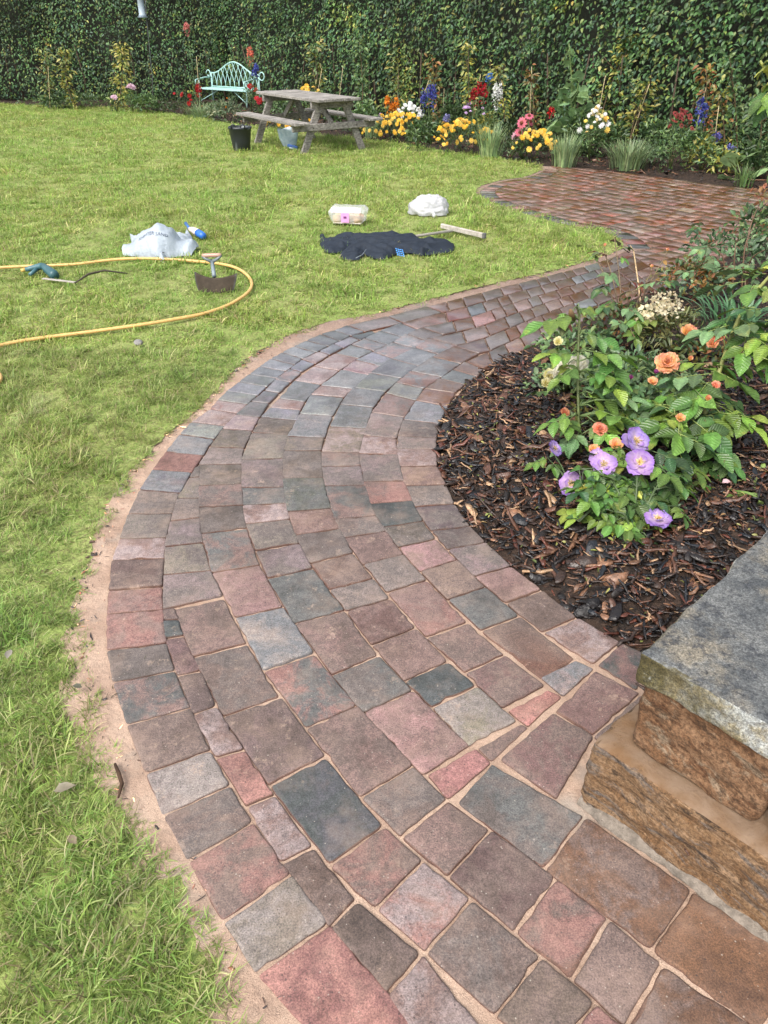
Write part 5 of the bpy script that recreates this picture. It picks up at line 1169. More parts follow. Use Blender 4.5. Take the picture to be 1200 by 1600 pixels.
# crumbs of soil and dead grass along the cut edge of the lawn
q = []; rs = np.random.default_rng(41)
for a, b in zip(edge_r[:-1], edge_r[1:]):
    if b[1] > 9: continue
    for k in range(int(np.linalg.norm(b-a)*110*(.3+max(0, .8*nz(a[0], a[1], 2, 2.2)+.5)))): q.append(lerp(a, b, rs.random())[:2]+rs.normal(0, .016, 2))
q = np.array(q); scatter_chips('soil_crumbs', np.column_stack([q, rs.uniform(-.008, .004, len(q))]), .013, 9, 'dark soil crumbs and dead grass along the cut lawn edge', 4.0); bpy.data.objects['soil_crumbs']['category'] = 'soil'
q = []
for a, b in zip(edge_s[:100], edge_s[1:101]):
    if b[1] > 5: continue
    t_ = (b-a)[:2]/np.linalg.norm((b-a)[:2]); n_ = np.array([t_[1], -t_[0]])
    for k in range(int(np.linalg.norm(b-a)*170)): q.append(lerp(a, b, rs.random())[:2]+n_*abs(rs.normal(0, .045)))
q = np.array(q); scatter_chips('sand_grit', np.column_stack([q, rs.uniform(-.006, .001, len(q))]), .0065, 19, 'fine grit and crumbs lying on the sand strip beside the path', 4.5); bpy.data.objects['sand_grit']['category'] = 'grit'

# ------------------------------------------------------------------ roses in the near bed
def leaflet_mesh(nm, tint, seed, asp=.62, tipd=.18, wave=.03):
    rs = np.random.default_rng(seed); v, f, tt = [], [], []; n = 11
    for i in range(n):
        t_ = i/(n-1); w = asp/2*(math.sin(math.pi*min(1, t_*.97+.02)**.82))**.85*(1+(.055 if i % 2 else -.045)); z = -.10*t_-tipd*t_*t_
        for s_ in (-1, -.5, 0, .5, 1):
            v.append((s_*w, t_, z+.14*abs(s_)*w*2+wave*math.sin(7*t_+s_*2+seed)*abs(s_)-(.012 if s_ == 0 else 0)))
            k = 1.25 if s_ == 0 else (rs.uniform(.86, 1.08)*(1.06 if i % 2 else .95)); tt.append(tuple(q*k for q in tint))
    for i in range(n-1):
        for k in range(4): f.append((i*5+k, i*5+k+1, i*5+k+6, i*5+k+5))
    me = mesh(nm, v, f, np.array(tt)); me.materials.append(M['rleaf']); return me
LM = dict(dark=[leaflet_mesh('leaflet', c, i) for i, c in enumerate([(.042, .095, .026), (.030, .072, .026), (.062, .122, .03)])],
          mid=[leaflet_mesh('leaflet', c, i+3) for i, c in enumerate([(.085, .175, .032), (.12, .215, .038), (.065, .14, .032)])],
          lite=[leaflet_mesh('leaflet', c, i+6) for i, c in enumerate([(.15, .26, .04), (.21, .30, .05), (.11, .21, .045)])],
          blue=[leaflet_mesh('leaflet', c, i+9) for i, c in enumerate([(.10, .18, .075), (.13, .215, .09), (.08, .15, .06)])],
          yell=[leaflet_mesh('leaflet', c, i+12) for i, c in enumerate([(.30, .32, .05), (.16, .22, .05), (.24, .30, .06)])],
          red=[leaflet_mesh('leaflet', c, i+15) for i, c in enumerate([(.17, .06, .035), (.12, .09, .04), (.09, .11, .045)])])
def frame_euler(D, U):
    D = Vector(tuple(D)).normalized(); U = Vector(tuple(U)); S = D.cross(U); S = S.normalized() if S.length > 1e-6 else D.orthogonal().normalized(); U = S.cross(D)
    return Matrix((S, D, U)).transposed().to_euler()
class Bush:
    def __init__(s, name, base, label, cat='rose bush', stemc=(.10, .15, .05), group=None):
        s.base = np.asarray(base, float); s.base[2] = bed_h(s.base[0], s.base[1])-.01; s.root = thing(name, tuple(s.base), label, cat, group); s.pts = [s.base]; s.stemc = stemc; s.nl = 0
    def stem(s, pts, r0=.008, r1=.004, tint=None):
        line = smooth_line(pts, 5); v, f = tube(line, np.linspace(r0, r1, len(line)), 6); obj('stem', v, f, M['stem'], s.root, tint or s.stemc); s.pts += line; return line
    def twig_to(s, P, r=.0028):
        q = np.array(s.pts); c = q[q[:, 2] < P[2]+.03] if (q[:, 2] < P[2]+.03).any() else q; a = c[np.argmin(np.linalg.norm(c-P, axis=1))]
        if np.linalg.norm(a-P) > .012:
            v, f = tube([a, lerp(a, P, .5)+np.array([0, 0, .015]), P], [r*1.3, r, r*.8], 5); obj('twig', v, f, M['stem'], s.root, s.stemc)
    def leaf(s, P, yaw, L, ms='mid', n=5, pitch=-.15, twig=True, seed=None):
        rs = np.random.default_rng(int(abs(P[0]*1e4)+abs(P[1]*1e4)) if seed is None else seed); P = np.asarray(P, float)
        if twig: s.twig_to(P)
        d = np.array([math.cos(yaw)*math.cos(pitch), math.sin(yaw)*math.cos(pitch), math.sin(pitch)]); side = np.array([-math.sin(yaw), math.cos(yaw), 0]); roll = rs.normal(0, .25); up = np.cross(d, side)*-1
        up = up if up[2] > 0 else -up; up = up*math.cos(roll)+side*math.sin(roll); side = np.cross(up, d); k = (n-1)//2; RL_ = L*(.55*k)
        line = [P+d*RL_*t_-np.array([0, 0, 1])*L*.10*t_*t_ for t_ in np.linspace(0, 1, 5)]; v, f = tube(line, np.linspace(.0022, .0014, 5), 5)
        lf = obj('leaf', v, f, M['stem'], s.root, tuple(q*1.3 for q in s.stemc)); s.nl += 1
        ms_ = LM[ms]
        def put(w, dr, sc_):
            u_ = unit(up+rs.normal(0, .16, 3)); inst('leaflet', ms_[rs.integers(0, len(ms_))], lf, w, frame_euler(unit(dr+np.array([0, 0, -.12])), u_), L*sc_*rs.uniform(.9, 1.08))
        put(line[-1], d, 1.08)
        for i in range(k):
            t_ = (i+.55)/k if k > 1 else .55; q = lerp(line[0], line[-1], t_)
            for sg in (-1, 1): put(q, unit(side*sg*.9+d*.42), .82+.16*t_)
    def cloud(s, C, rad, n, L, tints, seed, mat='leaf', asp=.55):
        return cloud('foliage', C, rad, n, L, asp, tints, s.root, M[mat], seed, .6, .25, 'stuff')
def petal_mesh(nm, tint, tip, cup=.35, curl=.1, base=None):
    out = []
    for var in range(4):
        rs = np.random.default_rng(var+int(tint[0]*1000)); v, f, tt = [], [], []; n = 7; nick = rs.uniform(-.06, .06, 7); ph = rs.uniform(0, 6); fade = rs.uniform(.86, 1.06)
        for i in range(n):
            t_ = i/(n-1); w = .54*math.sin(math.pi*(.10+.66*t_))**.8*(1 if t_ < .99 else .66)
            for k_, s_ in enumerate((-1, -.66, -.33, 0, .33, .66, 1)):
                L = t_*(1-.09*s_*s_*t_+nick[k_]*t_**3); wav = .055*math.sin(5*s_+ph+3*t_)*t_+.02*math.sin(13*s_+ph)*t_*t_
                v.append((s_*w*.98, L, cup*(.5*t_*t_)+cup*.9*(s_*w)**2-curl*max(0, t_-.65)**1.3*3.4*(1+.5*s_*nick[1]*10)+wav)); q_ = t_**.8; b_ = base or tint
                vein = .93 if k_ % 2 else 1.04; br = 1 if t_ < .95 else rs.uniform(.8, 1.0)
                tt.append(tuple((b_[q]*(1-q_)+(tint[q]*(1-q_)+tip[q]*q_)*q_)*vein*br*fade for q in range(3)))
        for i in range(n-1):
            for k in range(6): f.append((i*7+k, i*7+k+1, i*7+k+8, i*7+k+7))
        me = mesh(nm, v, f, np.array(tt)); me.materials.append(M['petal']); out.append(me)
    return out
PM = dict(purple=petal_mesh('petal', (.36, .20, .58), (.32, .17, .55), .25, .10, (.78, .62, .64)), purple2=petal_mesh('petal', (.44, .25, .62), (.46, .27, .64), .25, .12, (.80, .64, .64)), mauve=petal_mesh('petal', (.29, .20, .56), (.26, .17, .53), .25, .08, (.70, .56, .6)),
          orange=petal_mesh('petal', (.88, .50, .18), (.86, .38, .26), .5, .16, (.92, .66, .14)), apricot=petal_mesh('petal', (.86, .52, .22), (.84, .42, .26), .5, .12, (.9, .62, .2)), coral=petal_mesh('petal', (.80, .27, .17), (.80, .36, .26), .6, .1, (.85, .5, .2)),
          cream=petal_mesh('petal', (.83, .80, .62), (.82, .80, .72), .45, .12, (.84, .76, .34)), lemon=petal_mesh('petal', (.80, .74, .34), (.80, .76, .50), .5, .1, (.75, .66, .15)), magenta=petal_mesh('petal', (.36, .05, .22), (.40, .10, .30), .7, 0))
def bloom(bush, w, r, kinds, form='open', face=(0, -.62, .72), seed=0, twig=True):
    rs = np.random.default_rng(seed); w = np.asarray(w, float); N_ = unit(np.array(face)+rs.normal(0, .12, 3)); A = unit(np.cross(N_, [0.2, .1, 1.])); B = np.cross(N_, A)
    if twig: bush.twig_to(w-N_*r*.4, .003)
    mb = MB(); tc2 = (.62, .42, .10) if form == 'open' else (.20, .26, .06)
    v, f = lathe([(0, -.5*r), (.10*r, -.38*r), (.2*r, -.12*r), (.05*r, 0)], 7); q = Matrix((A, B, N_)).transposed(); mb.add([tuple(q @ Vector(p)) for p in v], f, (.10, .17, .05))
    if form == 'open':
        for k in range(24):
            a = 2*math.pi*k/24+rs.normal(0, .15); l = r*rs.uniform(.14, .36); e = (A*math.cos(a)+B*math.sin(a))*l+N_*r*rs.uniform(.12, .3); v, f = tube([N_*.02*r, e*.6+N_*r*.05, e], [.02*r, .018*r, .03*r], 4); mb.add(v, f, (.82, .66, .34) if k % 3 else tc2)
    c = obj('flower', np.array(mb.v)+w, mb.f, M['petal'], bush.root, np.array(mb.t), origin=tuple(w))
    rings = dict(open=[(5, .05, 1.02, 0), (5, .16, .92, .02), (3, .42, .55, .05)], double=[(7, .05, 1.0, 0), (7, .30, .92, .03), (7, .58, .80, .07), (6, .86, .66, .10), (5, 1.15, .54, .12), (5, 1.5, .46, .12), (4, 1.85, .40, .14), (3, 2.1, .30, .16)], half=[(5, .45, 1.0, 0), (5, .8, .85, .05), (4, 1.1, .7, .08)], bud=[(4, 1.15, 1.0, 0), (3, 1.35, .9, .05)])[form]
    for ri, (n, el, sc_, hz) in enumerate(rings):
        for k in range(n):
            a = 2*math.pi*(k+.5*(ri % 2))/n+rs.normal(0, .1); e_ = el+rs.normal(0, .09); rad = A*math.cos(a)+B*math.sin(a); D = rad*math.cos(e_)+N_*math.sin(e_); U = N_*math.cos(e_)-rad*math.sin(e_)
            inst('petal', PM[kinds[rs.integers(0, len(kinds))]][rs.integers(0, 4)], c, w+N_*hz*r+rad*r*.05, frame_euler(D, U), r*sc_*rs.uniform(.92, 1.06))
def A_(a): return R(a)
rr = np.random.default_rng(99)
# --- tall single stem rose on the left of the bed
b = Bush('rose_bush', G(906, 728), 'tall single stemmed rose with light green leaves on the path side of the bed')
b.stem([b.base, G(904, 650, .25), G(903, 565, .46), G(905, 500, .62), G(901, 478, .68)], .0075, .005, (.085, .11, .035))
for (x, y, z, yaw, L, ms) in [(893, 492, .66, 195, .115, 'mid'), (905, 482, .68, 20, .075, 'lite'), (900, 500, .60, 150, .08, 'mid'), (912, 520, .58, -10, .085, 'mid'), (918, 548, .52, -5, .11, 'lite'), (935, 545, .50, -60, .11, 'mid'), (893, 552, .50, 190, .085, 'lite'), (898, 575, .46, 215, .085, 'mid'),
        (930, 580, .44, -40, .09, 'mid'), (950, 590, .40, -80, .09, 'lite'), (915, 620, .34, 10, .12, 'lite'), (932, 640, .30, -50, .115, 'lite'), (925, 615, .36, 60, .09, 'blue'), (955, 625, .34, 0, .085, 'blue'), (893, 650, .26, 185, .09, 'mid'), (898, 690, .16, 190, .075, 'blue'), (912, 690, .16, -40, .08, 'mid'), (905, 675, .2, 240, .075, 'blue'), (930, 660, .26, -70, .09, 'lite'), (968, 650, .28, -20, .09, 'blue'), (985, 640, .28, 30, .085, 'mid'), (885, 500, .64, 250, .06, 'red')]:
    b.leaf(G(x, y, z), A_(yaw), L*.98, ms, 5 if L > .08 else 3, rr.uniform(-.35, .12)); b.leaf(G(x+rr.normal(0, 12), y+rr.normal(4, 8), max(.05, z-rr.uniform(.0, .08))), A_(yaw+rr.normal(0, 60)), L*.72, ('mid', 'lite', 'blue')[rr.integers(0, 3)], 5, rr.uniform(-.35, .2))
v, f = tube([G(900, 478, .68), G(896, 470, .70)], .005, 5); obj('dead_head', *tube([G(897, 500, .62), G(893, 492, .66), G(891, 484, .69)], [.008, .015, .006], 6), M['dull'], b.root, (.16, .10, .05))
# --- purple rose in front
b = Bush('rose_bush', G(985, 856), 'low rose with open lilac purple flowers and glossy dark leaves')
b.stemc = (.055, .085, .03)
for (x, y, z) in ((945, 740, .20), (995, 712, .27), (893, 765, .11), (1025, 800, .12), (1040, 740, .22), (960, 800, .14)): b.stem([b.base, lerp(b.base, G(x, y, z), .5)+np.array([0, 0, .05]), G(x, y, z)], .006, .003)
for i, (x, y, z, r_, k, fc) in enumerate([(993, 690, .30, .066, ['mauve', 'purple'], (.1, -.55, .8)), (999, 723, .27, .062, ['purple', 'purple', 'purple2'], (0, -.6, .75)), (943, 726, .23, .056, ['purple2', 'purple2', 'purple'], (-.1, -.6, .75)), (892, 756, .13, .055, ['purple2', 'purple'], (-.1, -.7, .6)), (866, 701, .16, .042, ['mauve'], (.7, -.3, .5)), (1027, 811, .13, .058, ['mauve', 'purple'], (.1, -.3, .9)), (932, 712, .22, .035, ['purple2'], (-.5, -.3, .7)), (1129, 636, .20, .032, ['mauve'], (0, -.3, .8))]):
    bloom(b, G(x, y, z), r_*.92, k, 'open', fc, 30+i, twig=i < 7)
for (x, y, z, yaw, L, ms) in [(905, 760, .14, -20, .06, 'blue'), (915, 775, .12, -60, .065, 'dark'), (930, 765, .14, -90, .07, 'dark'), (950, 770, .14, -120, .065, 'dark'), (948, 785, .12, -40, .06, 'yell'), (965, 770, .15, -70, .065, 'dark'), (985, 770, .16, -80, .07, 'dark'), (1005, 765, .18, -60, .07, 'dark'), (1000, 785, .14, -100, .065, 'yell'), (1020, 770, .16, -30, .07, 'dark'), (1022, 785, .13, -70, .06, 'lite'), (965, 800, .10, -110, .06, 'yell'), (980, 810, .09, -60, .065, 'mid'), (965, 820, .07, -140, .055, 'yell'), (985, 825, .08, -90, .06, 'dark'), (1000, 800, .10, -30, .07, 'dark'),
        (1015, 845, .06, -80, .05, 'dark'), (1005, 850, .05, -120, .05, 'dark'), (1030, 790, .12, -10, .07, 'dark'), (1020, 705, .26, -30, .08, 'dark'), (1022, 725, .24, -60, .08, 'mid'), (1020, 745, .2, -50, .08, 'dark'), (855, 715, .14, 190, .055, 'mid'), (862, 722, .12, -80, .055, 'mid'), (940, 800, .09, 200, .055, 'dark'), (928, 805, .07, -100, .05, 'dark'), (955, 750, .18, -90, .06, 'dark'), (975, 745, .20, -90, .065, 'mid'), (1045, 820, .08, 10, .06, 'mid'), (1060, 830, .05, -30, .055, 'dark')]:
    b.leaf(G(x, y, z), A_(yaw), L, ms, 5 if rr.random() < .6 else 3, rr.uniform(-.5, .0))
b.stemc = (.05, .075, .03)
for k in range(84):
    x, y = rr.normal(978, 44), min(815, rr.normal(772, 30)); x = min(max(x, 905), 1060); z = max(.03, min(.24, .07+(840-y)*.0014)); b.leaf(G(x, y, z), rr.uniform(0, 6.28), rr.uniform(.045, .072), ('dark', 'mid', 'dark', 'mid', 'yell', 'lite', 'dark', 'mid')[k % 8], 5 if k % 2 else 3, rr.uniform(-.5, .1))
b.cloud(G(978, 785, .06), (.24, .15, .09), 300, .035, DKG+GR+YG, 304)
# --- big leaved young rose shoot on the right
b = Bush('rose_bush', G(1092, 722), 'rose with very large bright green leaves on a thick slanting stem', stemc=(.15, .19, .05))
ln = b.stem([b.base, G(1098, 660, .18), G(1120, 592, .36), G(1145, 520, .52), G(1170, 470, .62), G(1215, 418, .74)], .012, .008, (.20, .21, .06)); b.stem([G(1098, 660, .18), G(1060, 650, .28), G(1040, 640, .32)], .005, .003)
for (x, y, z, yaw, L, ms, n) in [(1100, 585, .40, 180, .115, 'blue', 5), (1105, 598, .38, 230, .125, 'mid', 5), (1118, 580, .40, 300, .12, 'mid', 5), (1120, 570, .42, 20, .11, 'mid', 5), (1085, 600, .36, 160, .10, 'blue', 3), (1125, 645, .26, 340, .12, 'lite', 5), (1135, 640, .26, 300, .125, 'lite', 5), (1115, 650, .26, 250, .12, 'mid', 5), (1128, 632, .28, 30, .11, 'mid', 5),
        (1070, 650, .28, 200, .12, 'mid', 5), (1065, 660, .26, 250, .12, 'mid', 5), (1080, 655, .27, 310, .11, 'dark', 5), (1050, 640, .30, 130, .10, 'dark', 5), (1090, 690, .18, 290, .11, 'dark', 5), (1040, 655, .26, 230, .10, 'mid', 5), (1058, 700, .20, 270, .09, 'dark', 5), (1070, 720, .16, 280, .09, 'mid', 5), (1095, 720, .12, 300, .09, 'dark', 3), (1065, 740, .12, 250, .085, 'mid', 5), (1085, 745, .10, 310, .085, 'mid', 3), (1120, 700, .14, 300, .09, 'dark', 3),
        (1165, 520, .54, 250, .115, 'mid', 5), (1175, 525, .54, 290, .12, 'lite', 5), (1180, 505, .58, 200, .11, 'blue', 5), (1190, 545, .50, 300, .12, 'mid', 5), (1195, 500, .60, 340, .115, 'lite', 5), (1180, 480, .62, 130, .09, 'mid', 5), (1140, 508, .52, 170, .105, 'blue', 5), (1150, 500, .52, 190, .10, 'dark', 3), (1115, 512, .48, 190, .10, 'blue', 3), (1165, 440, .66, 165, .115, 'blue', 5), (1170, 430, .68, 120, .115, 'blue', 3), (1178, 445, .66, 240, .11, 'mid', 5), (1195, 450, .68, 300, .10, 'yell', 5), (1190, 420, .70, 60, .09, 'yell', 3), (1200, 470, .66, 350, .11, 'mid', 5)]:
    b.leaf(G(x, y, z), A_(yaw), L*.98, ms, n, rr.uniform(-.35, .1), z < .5); b.leaf(G(x+rr.normal(4, 14), y+rr.normal(0, 12), max(.06, z-rr.uniform(-.02, .08))), A_(yaw+rr.normal(0, 70)), L*.78, ('mid', 'lite', 'mid', 'dark')[rr.integers(0, 4)], 5, rr.uniform(-.35, .2), z < .5)
# --- apricot rose with small leaves
APG = [(.10, .165, .075), (.13, .20, .09), (.085, .15, .07), (.15, .21, .07)]
b = Bush('rose_bush', G(1010, 640), 'small leaved rose with one large apricot bloom and several orange buds')
for (x, y, z) in ((1043, 575, .30), (960, 600, .22), (1000, 580, .28), (1075, 560, .2)): b.stem([b.base, lerp(b.base, G(x, y, z), .5)+np.array([0, 0, .05]), G(x, y, z)], .006, .003)
bloom(b, G(1043, 568, .33), .060, ['orange', 'apricot', 'orange'], 'double', (-.15, -.62, .7), 60)
for i, (x, y, z, r_, k, fm) in enumerate([(q_[0], q_[1], q_[2]+.09, q_[3]*1.02, q_[4], q_[5]) for q_ in [(882, 646, .10, .028, ['coral', 'orange'], 'half'), (937, 672, .16, .034, ['coral'], 'double'), (962, 697, .14, .032, ['orange'], 'half'), (928, 703, .10, .028, ['orange'], 'half'), (1062, 655, .2, .026, ['orange'], 'half'), (1019, 598, .26, .026, ['apricot'], 'half'), (985, 592, .24, .022, ['magenta'], 'bud'), (1024, 583, .28, .020, ['magenta'], 'bud'), (1117, 604, .34, .024, ['coral'], 'half'), (1077, 562, .30, .022, ['orange'], 'bud'), (1104, 624, .28, .024, ['orange'], 'bud')]]):
    bloom(b, G(x, y, z), r_, k, fm, (0, -.5, .8), 70+i)
b.cloud(G(985, 600, .14), (.34, .30, .16), 800, .042, APG, 301); b.cloud(G(940, 660, .07), (.22, .16, .09), 240, .035, APG+YG, 302); b.cloud(G(1040, 620, .16), (.26, .2, .14), 420, .042, APG, 303)
for k in range(26):
    x, y = rr.uniform(930, 1065), rr.uniform(560, 660); b.leaf(G(x, y, rr.uniform(.16, .30)), rr.uniform(0, 6.28), rr.uniform(.045, .07), ('mid', 'blue', 'lite')[rr.integers(0, 3)], 5, rr.uniform(-.4, .1), False)
# --- orange roses behind
b = Bush('rose_bush', G(1098, 560), 'small rose with two salmon orange flowers behind the large leaved shoot')
for (x, y, z) in ((1073, 526, .22), (1118, 534, .22)): b.stem([b.base, G(x, y, z)], .005, .003)
for i, (x, y, z, r_) in enumerate([(1073, 522, .25, .055), (1120, 528, .25, .05), (1113, 538, .22, .04)]): bloom(b, G(x, y, z), r_, ['coral', 'orange', 'apricot'], 'half', (-.1, -.5, .8), 90+i)
b.cloud(G(1095, 558, .08), (.24, .16, .10), 200, .045, GR+RUST, 305)
# --- cream roses at the left
b = Bush('rose_bush', G(882, 628), 'low rose with a cluster of creamy white flowers close to the path')
for i, (x, y, z, r_, k) in enumerate([(q_[0], q_[1], q_[2]+.16, q_[3], q_[4]) for q_ in [(884, 578, .17, .05, ['cream']), (896, 572, .18, .05, ['cream']), (876, 584, .15, .04, ['cream']), (906, 568, .19, .04, ['cream']), (888, 588, .14, .035, ['cream', 'lemon']), (857, 588, .13, .038, ['lemon', 'cream']), (853, 600, .11, .03, ['lemon']), (872, 535, .16, .03, ['lemon'])]]): bloom(b, G(x, y, z), r_, k, 'double' if i < 4 else 'half', (-.1, -.6, .7), 110+i)
b.cloud(G(895, 600, .07), (.26, .2, .11), 420, .045, GR+APG, 306); b.cloud(G(905, 545, .08), (.30, .2, .12), 420, .045, APG+GR, 307)
for k in range(12): b.leaf(G(rr.uniform(855, 930), rr.uniform(545, 620), rr.uniform(.1, .18)), rr.uniform(0, 6.28), rr.uniform(.05, .075), ('mid', 'dark', 'lite')[k % 3], 5, rr.uniform(-.4, .1), False)
# --- faded cream flower head bush
b = Bush('faded_flower_shrub', G(1040, 560), 'shrub carrying a big faded cream flower head on olive stems', 'shrub', (.16, .16, .06))
for k in range(9): b.stem([b.base, lerp(b.base, G(1030+rr.uniform(-20, 30), 490+rr.uniform(-10, 20), .3), .6), G(1035+rr.uniform(-25, 28), 480+rr.uniform(-14, 25), .34)], .004, .002)
mbf = MB()
for k in range(300):
    w = G(1040+rr.normal(0, 13), 476+rr.normal(0, 9), .36+rr.normal(0, .02)); tn = [(.62, .54, .36), (.72, .66, .48), (.52, .42, .26)][k % 3]
    v, f, tc = leaf_geo(np.array([w]), np.array([unit(rr.normal(0, 1, 3))]), np.array([unit(rr.normal(0, 1, 3)+np.array([0, -.5, .8]))]), np.array([.022]), np.array([.016]), np.array([tn])); mbf.add(v, f, tn)
mbf.obj('flower_head', M['petal'], b.root)
mbf = MB()
for k in range(60):
    w = G(1011+rr.normal(0, 7), 488+rr.normal(0, 6), .30+rr.normal(0, .02)); tn = [(.66, .58, .36), (.70, .62, .42)][k % 2]
    v, f, tc = leaf_geo(np.array([w]), np.array([unit(rr.normal(0, 1, 3))]), np.array([unit(rr.normal(0, 1, 3)+np.array([0, -.5, .8]))]), np.array([.034]), np.array([.026]), np.array([tn])); mbf.add(v, f, tn)
mbf.obj('flower_head', M['petal'], b.root); b.cloud(G(1040, 530, .16), (.20, .16, .2), 420, .05, [(.13, .15, .05), (.19, .18, .06), (.09, .12, .045)], 310, 'leaf', .3)
# --- red tinged rose by the path with a cane
b = Bush('rose_bush', G(972, 540), 'rose with bronze red young shoots standing in front of the paved path', stemc=(.13, .09, .05))
for (x, y, z) in ((945, 395, .50), (960, 372, .56), (930, 400, .48), (1018, 425, .42), (1040, 400, .48), (985, 440, .36)): b.stem([b.base, lerp(b.base, G(x, y, z), .55)+np.array([0, 0, .04]), G(x, y, z)], .006, .003)
for (x, y, z, yaw, L, ms) in [(962, 375, .55, 60, .06, 'red'), (948, 398, .50, 140, .06, 'red'), (935, 400, .48, 200, .05, 'mid'), (955, 425, .44, 250, .085, 'blue'), (950, 445, .40, 220, .07, 'dark'), (968, 400, .50, -20, .05, 'mid'), (975, 385, .52, -40, .05, 'dark'), (985, 440, .38, 20, .07, 'red'), (1000, 452, .36, 160, .06, 'red'), (1025, 440, .40, 180, .06, 'blue'), (1035, 440, .40, 0, .06, 'dark'), (960, 470, .34, 200, .07, 'dark'), (975, 480, .32, -60, .08, 'blue'), (990, 490, .30, -90, .08, 'mid'), (945, 478, .30, 250, .06, 'red'), (965, 500, .26, -90, .08, 'blue'), (985, 515, .24, -80, .075, 'mid'), (1000, 500, .28, -30, .08, 'yell')]:
    b.leaf(G(x, y, z), A_(yaw), L, ms, 5 if L > .055 else 3, rr.uniform(-.4, .2))
for (x, y, z) in ((945, 385, .53), (1043, 392, .50), (1018, 418, .44)): bloom(b, G(x, y, z), .02, ['coral', 'apricot'], 'bud', (0, 0, 1), int(x))
b.cloud(G(975, 510, .14), (.28, .2, .16), 420, .045, GR+RUST+APG, 312)
v, f = tube([G(1008, 532, .0), G(1004, 500, .1), G(997, 440, .30), G(990, 392, .46), G(985, 384, .50)], [.005, .0055, .005, .0045, .003], 6); tag(obj('bamboo_cane', v, f, M['dull'], None, (.52, .38, .22)), 'thin pale cane among the roses standing before the paving', 'cane')
# --- dark shrub at the back right of the bed
b = Bush('shrub', G(1135, 470), 'dark small leaved shrub along the patio edge at the right', 'shrub', (.12, .07, .04))
for (x, y, z) in ((1190, 312, .62), (1150, 380, .40), (1180, 350, .52), (1120, 390, .36), (1085, 415, .30), (1195, 390, .44), (1060, 425, .26)): b.stem([lerp(b.base, G(x, 470, 0), .5), lerp(b.base, G(x, y, z), .55)+np.array([0, 0, .06]), G(x, y, z)], .007, .003)
DBG = [(.08, .14, .065), (.11, .18, .085), (.065, .115, .055), (.15, .22, .10)]
b.cloud(G(1150, 400, .26), (.38, .26, .17), 460, .05, DBG, 320); b.cloud(G(1080, 440, .16), (.26, .22, .14), 420, .05, DBG+RUST, 321); b.cloud(G(1195, 360, .40), (.24, .26, .18), 300, .055, DBG+GR, 322)
b.cloud(G(1190, 310, .64), (.09, .09, .08), 40, .05, [(.30, .12, .06), (.22, .12, .05), (.16, .13, .05)], 323)
for k in range(20): b.leaf(G(rr.uniform(1070, 1200), rr.uniform(345, 430), rr.uniform(.25, .45)), rr.uniform(0, 6.28), rr.uniform(.05, .08), ('blue', 'dark', 'blue', 'red')[k % 4], 5, rr.uniform(-.4, .2), False)
# --- strap leaved clump
c = G(1152, 525); c[2] = bed_h(c[0], c[1]); V_, F_ = blades(90, c, .42, .95, 17, .008, .8, .8, 6); T = np.repeat(np.array([(.05, .13, .05), (.07, .17, .07), (.10, .20, .10)])[np.arange(90) % 3], 14, 0)
tag(obj('strap_leaf_clump', V_, F_, M['gloss'], None, T), 'arching clump of dark green strap leaves behind the large leaved shoot', 'grass clump')
c = G(1182, 800); c[2] = bed_h(c[0], c[1]); V_, F_ = blades(22, c, .16, 1.5, 19, .012, .9, .6, 5); T = np.repeat(np.array([(.13, .20, .05), (.18, .26, .07)])[np.arange(22) % 2], 12, 0)
tag(obj('seedling_plant', V_, F_, M['gloss'], None, T, kind='stuff'), 'small pale green wilting strap leaved plant near the coping stone', 'plant')
c = G(1120, 470); c[2] = bed_h(c[0], c[1])
# --- tall shoot entering at the top right
bs = np.array([2.62, 3.75, .0]); b = Bush('climbing_rose', bs, 'tall climbing shoot with yellow green tips hanging in at the upper right edge', 'climbing plant', (.22, .24, .06))
tp = [V(1250, 330, 3.75), V(1215, 160, 3.75), V(1188, 95, 3.75)]; b.stem([bs, np.array([2.5, 3.75, .6])]+tp, .013, .005)
for (x, y, yaw, L, ms, n) in [(1195, 118, 170, .085, 'yell', 3), (1188, 100, 100, .07, 'yell', 5), (1200, 130, 200, .12, 'mid', 5), (1196, 142, 215, .14, 'mid', 3), (1190, 150, 260, .13, 'mid', 3), (1210, 150, 250, .15, 'blue', 3), (1205, 110, 20, .08, 'yell', 5), (1222, 190, 250, .12, 'mid', 5), (1225, 240, 200, .11, 'mid', 5)]:
    b.leaf(V(x+16, y, 3.75-rr.uniform(0, .1)), A_(yaw), L*.66, ms, n, rr.uniform(-.9, -.3))
# green clippings dropped on the bark
q = rand_in(bed_poly, 900, 55, (0.1, 2.2), (1.3, 4)); nq = len(q); P_ = np.column_stack([q, bed_h_np(q)+.026]); v, f, tc = leaf_geo(P_, rr.normal(0, 1, (nq, 3))*np.array([1, 1, .2]), unit(np.array([0, 0, 1.])+rr.normal(0, .4, (nq, 3))), rr.uniform(.012, .035, nq), rr.uniform(.004, .014, nq), np.array([(.20, .22, .05), (.30, .28, .08), (.28, .17, .07), (.13, .16, .05)])[rr.integers(0, 4, nq)])
tag(obj('leaf_litter', v, f, M['leaf'], None, tc), 'scattered yellow green clippings and leaf scraps on the bark', 'leaf litter', None, 'stuff')
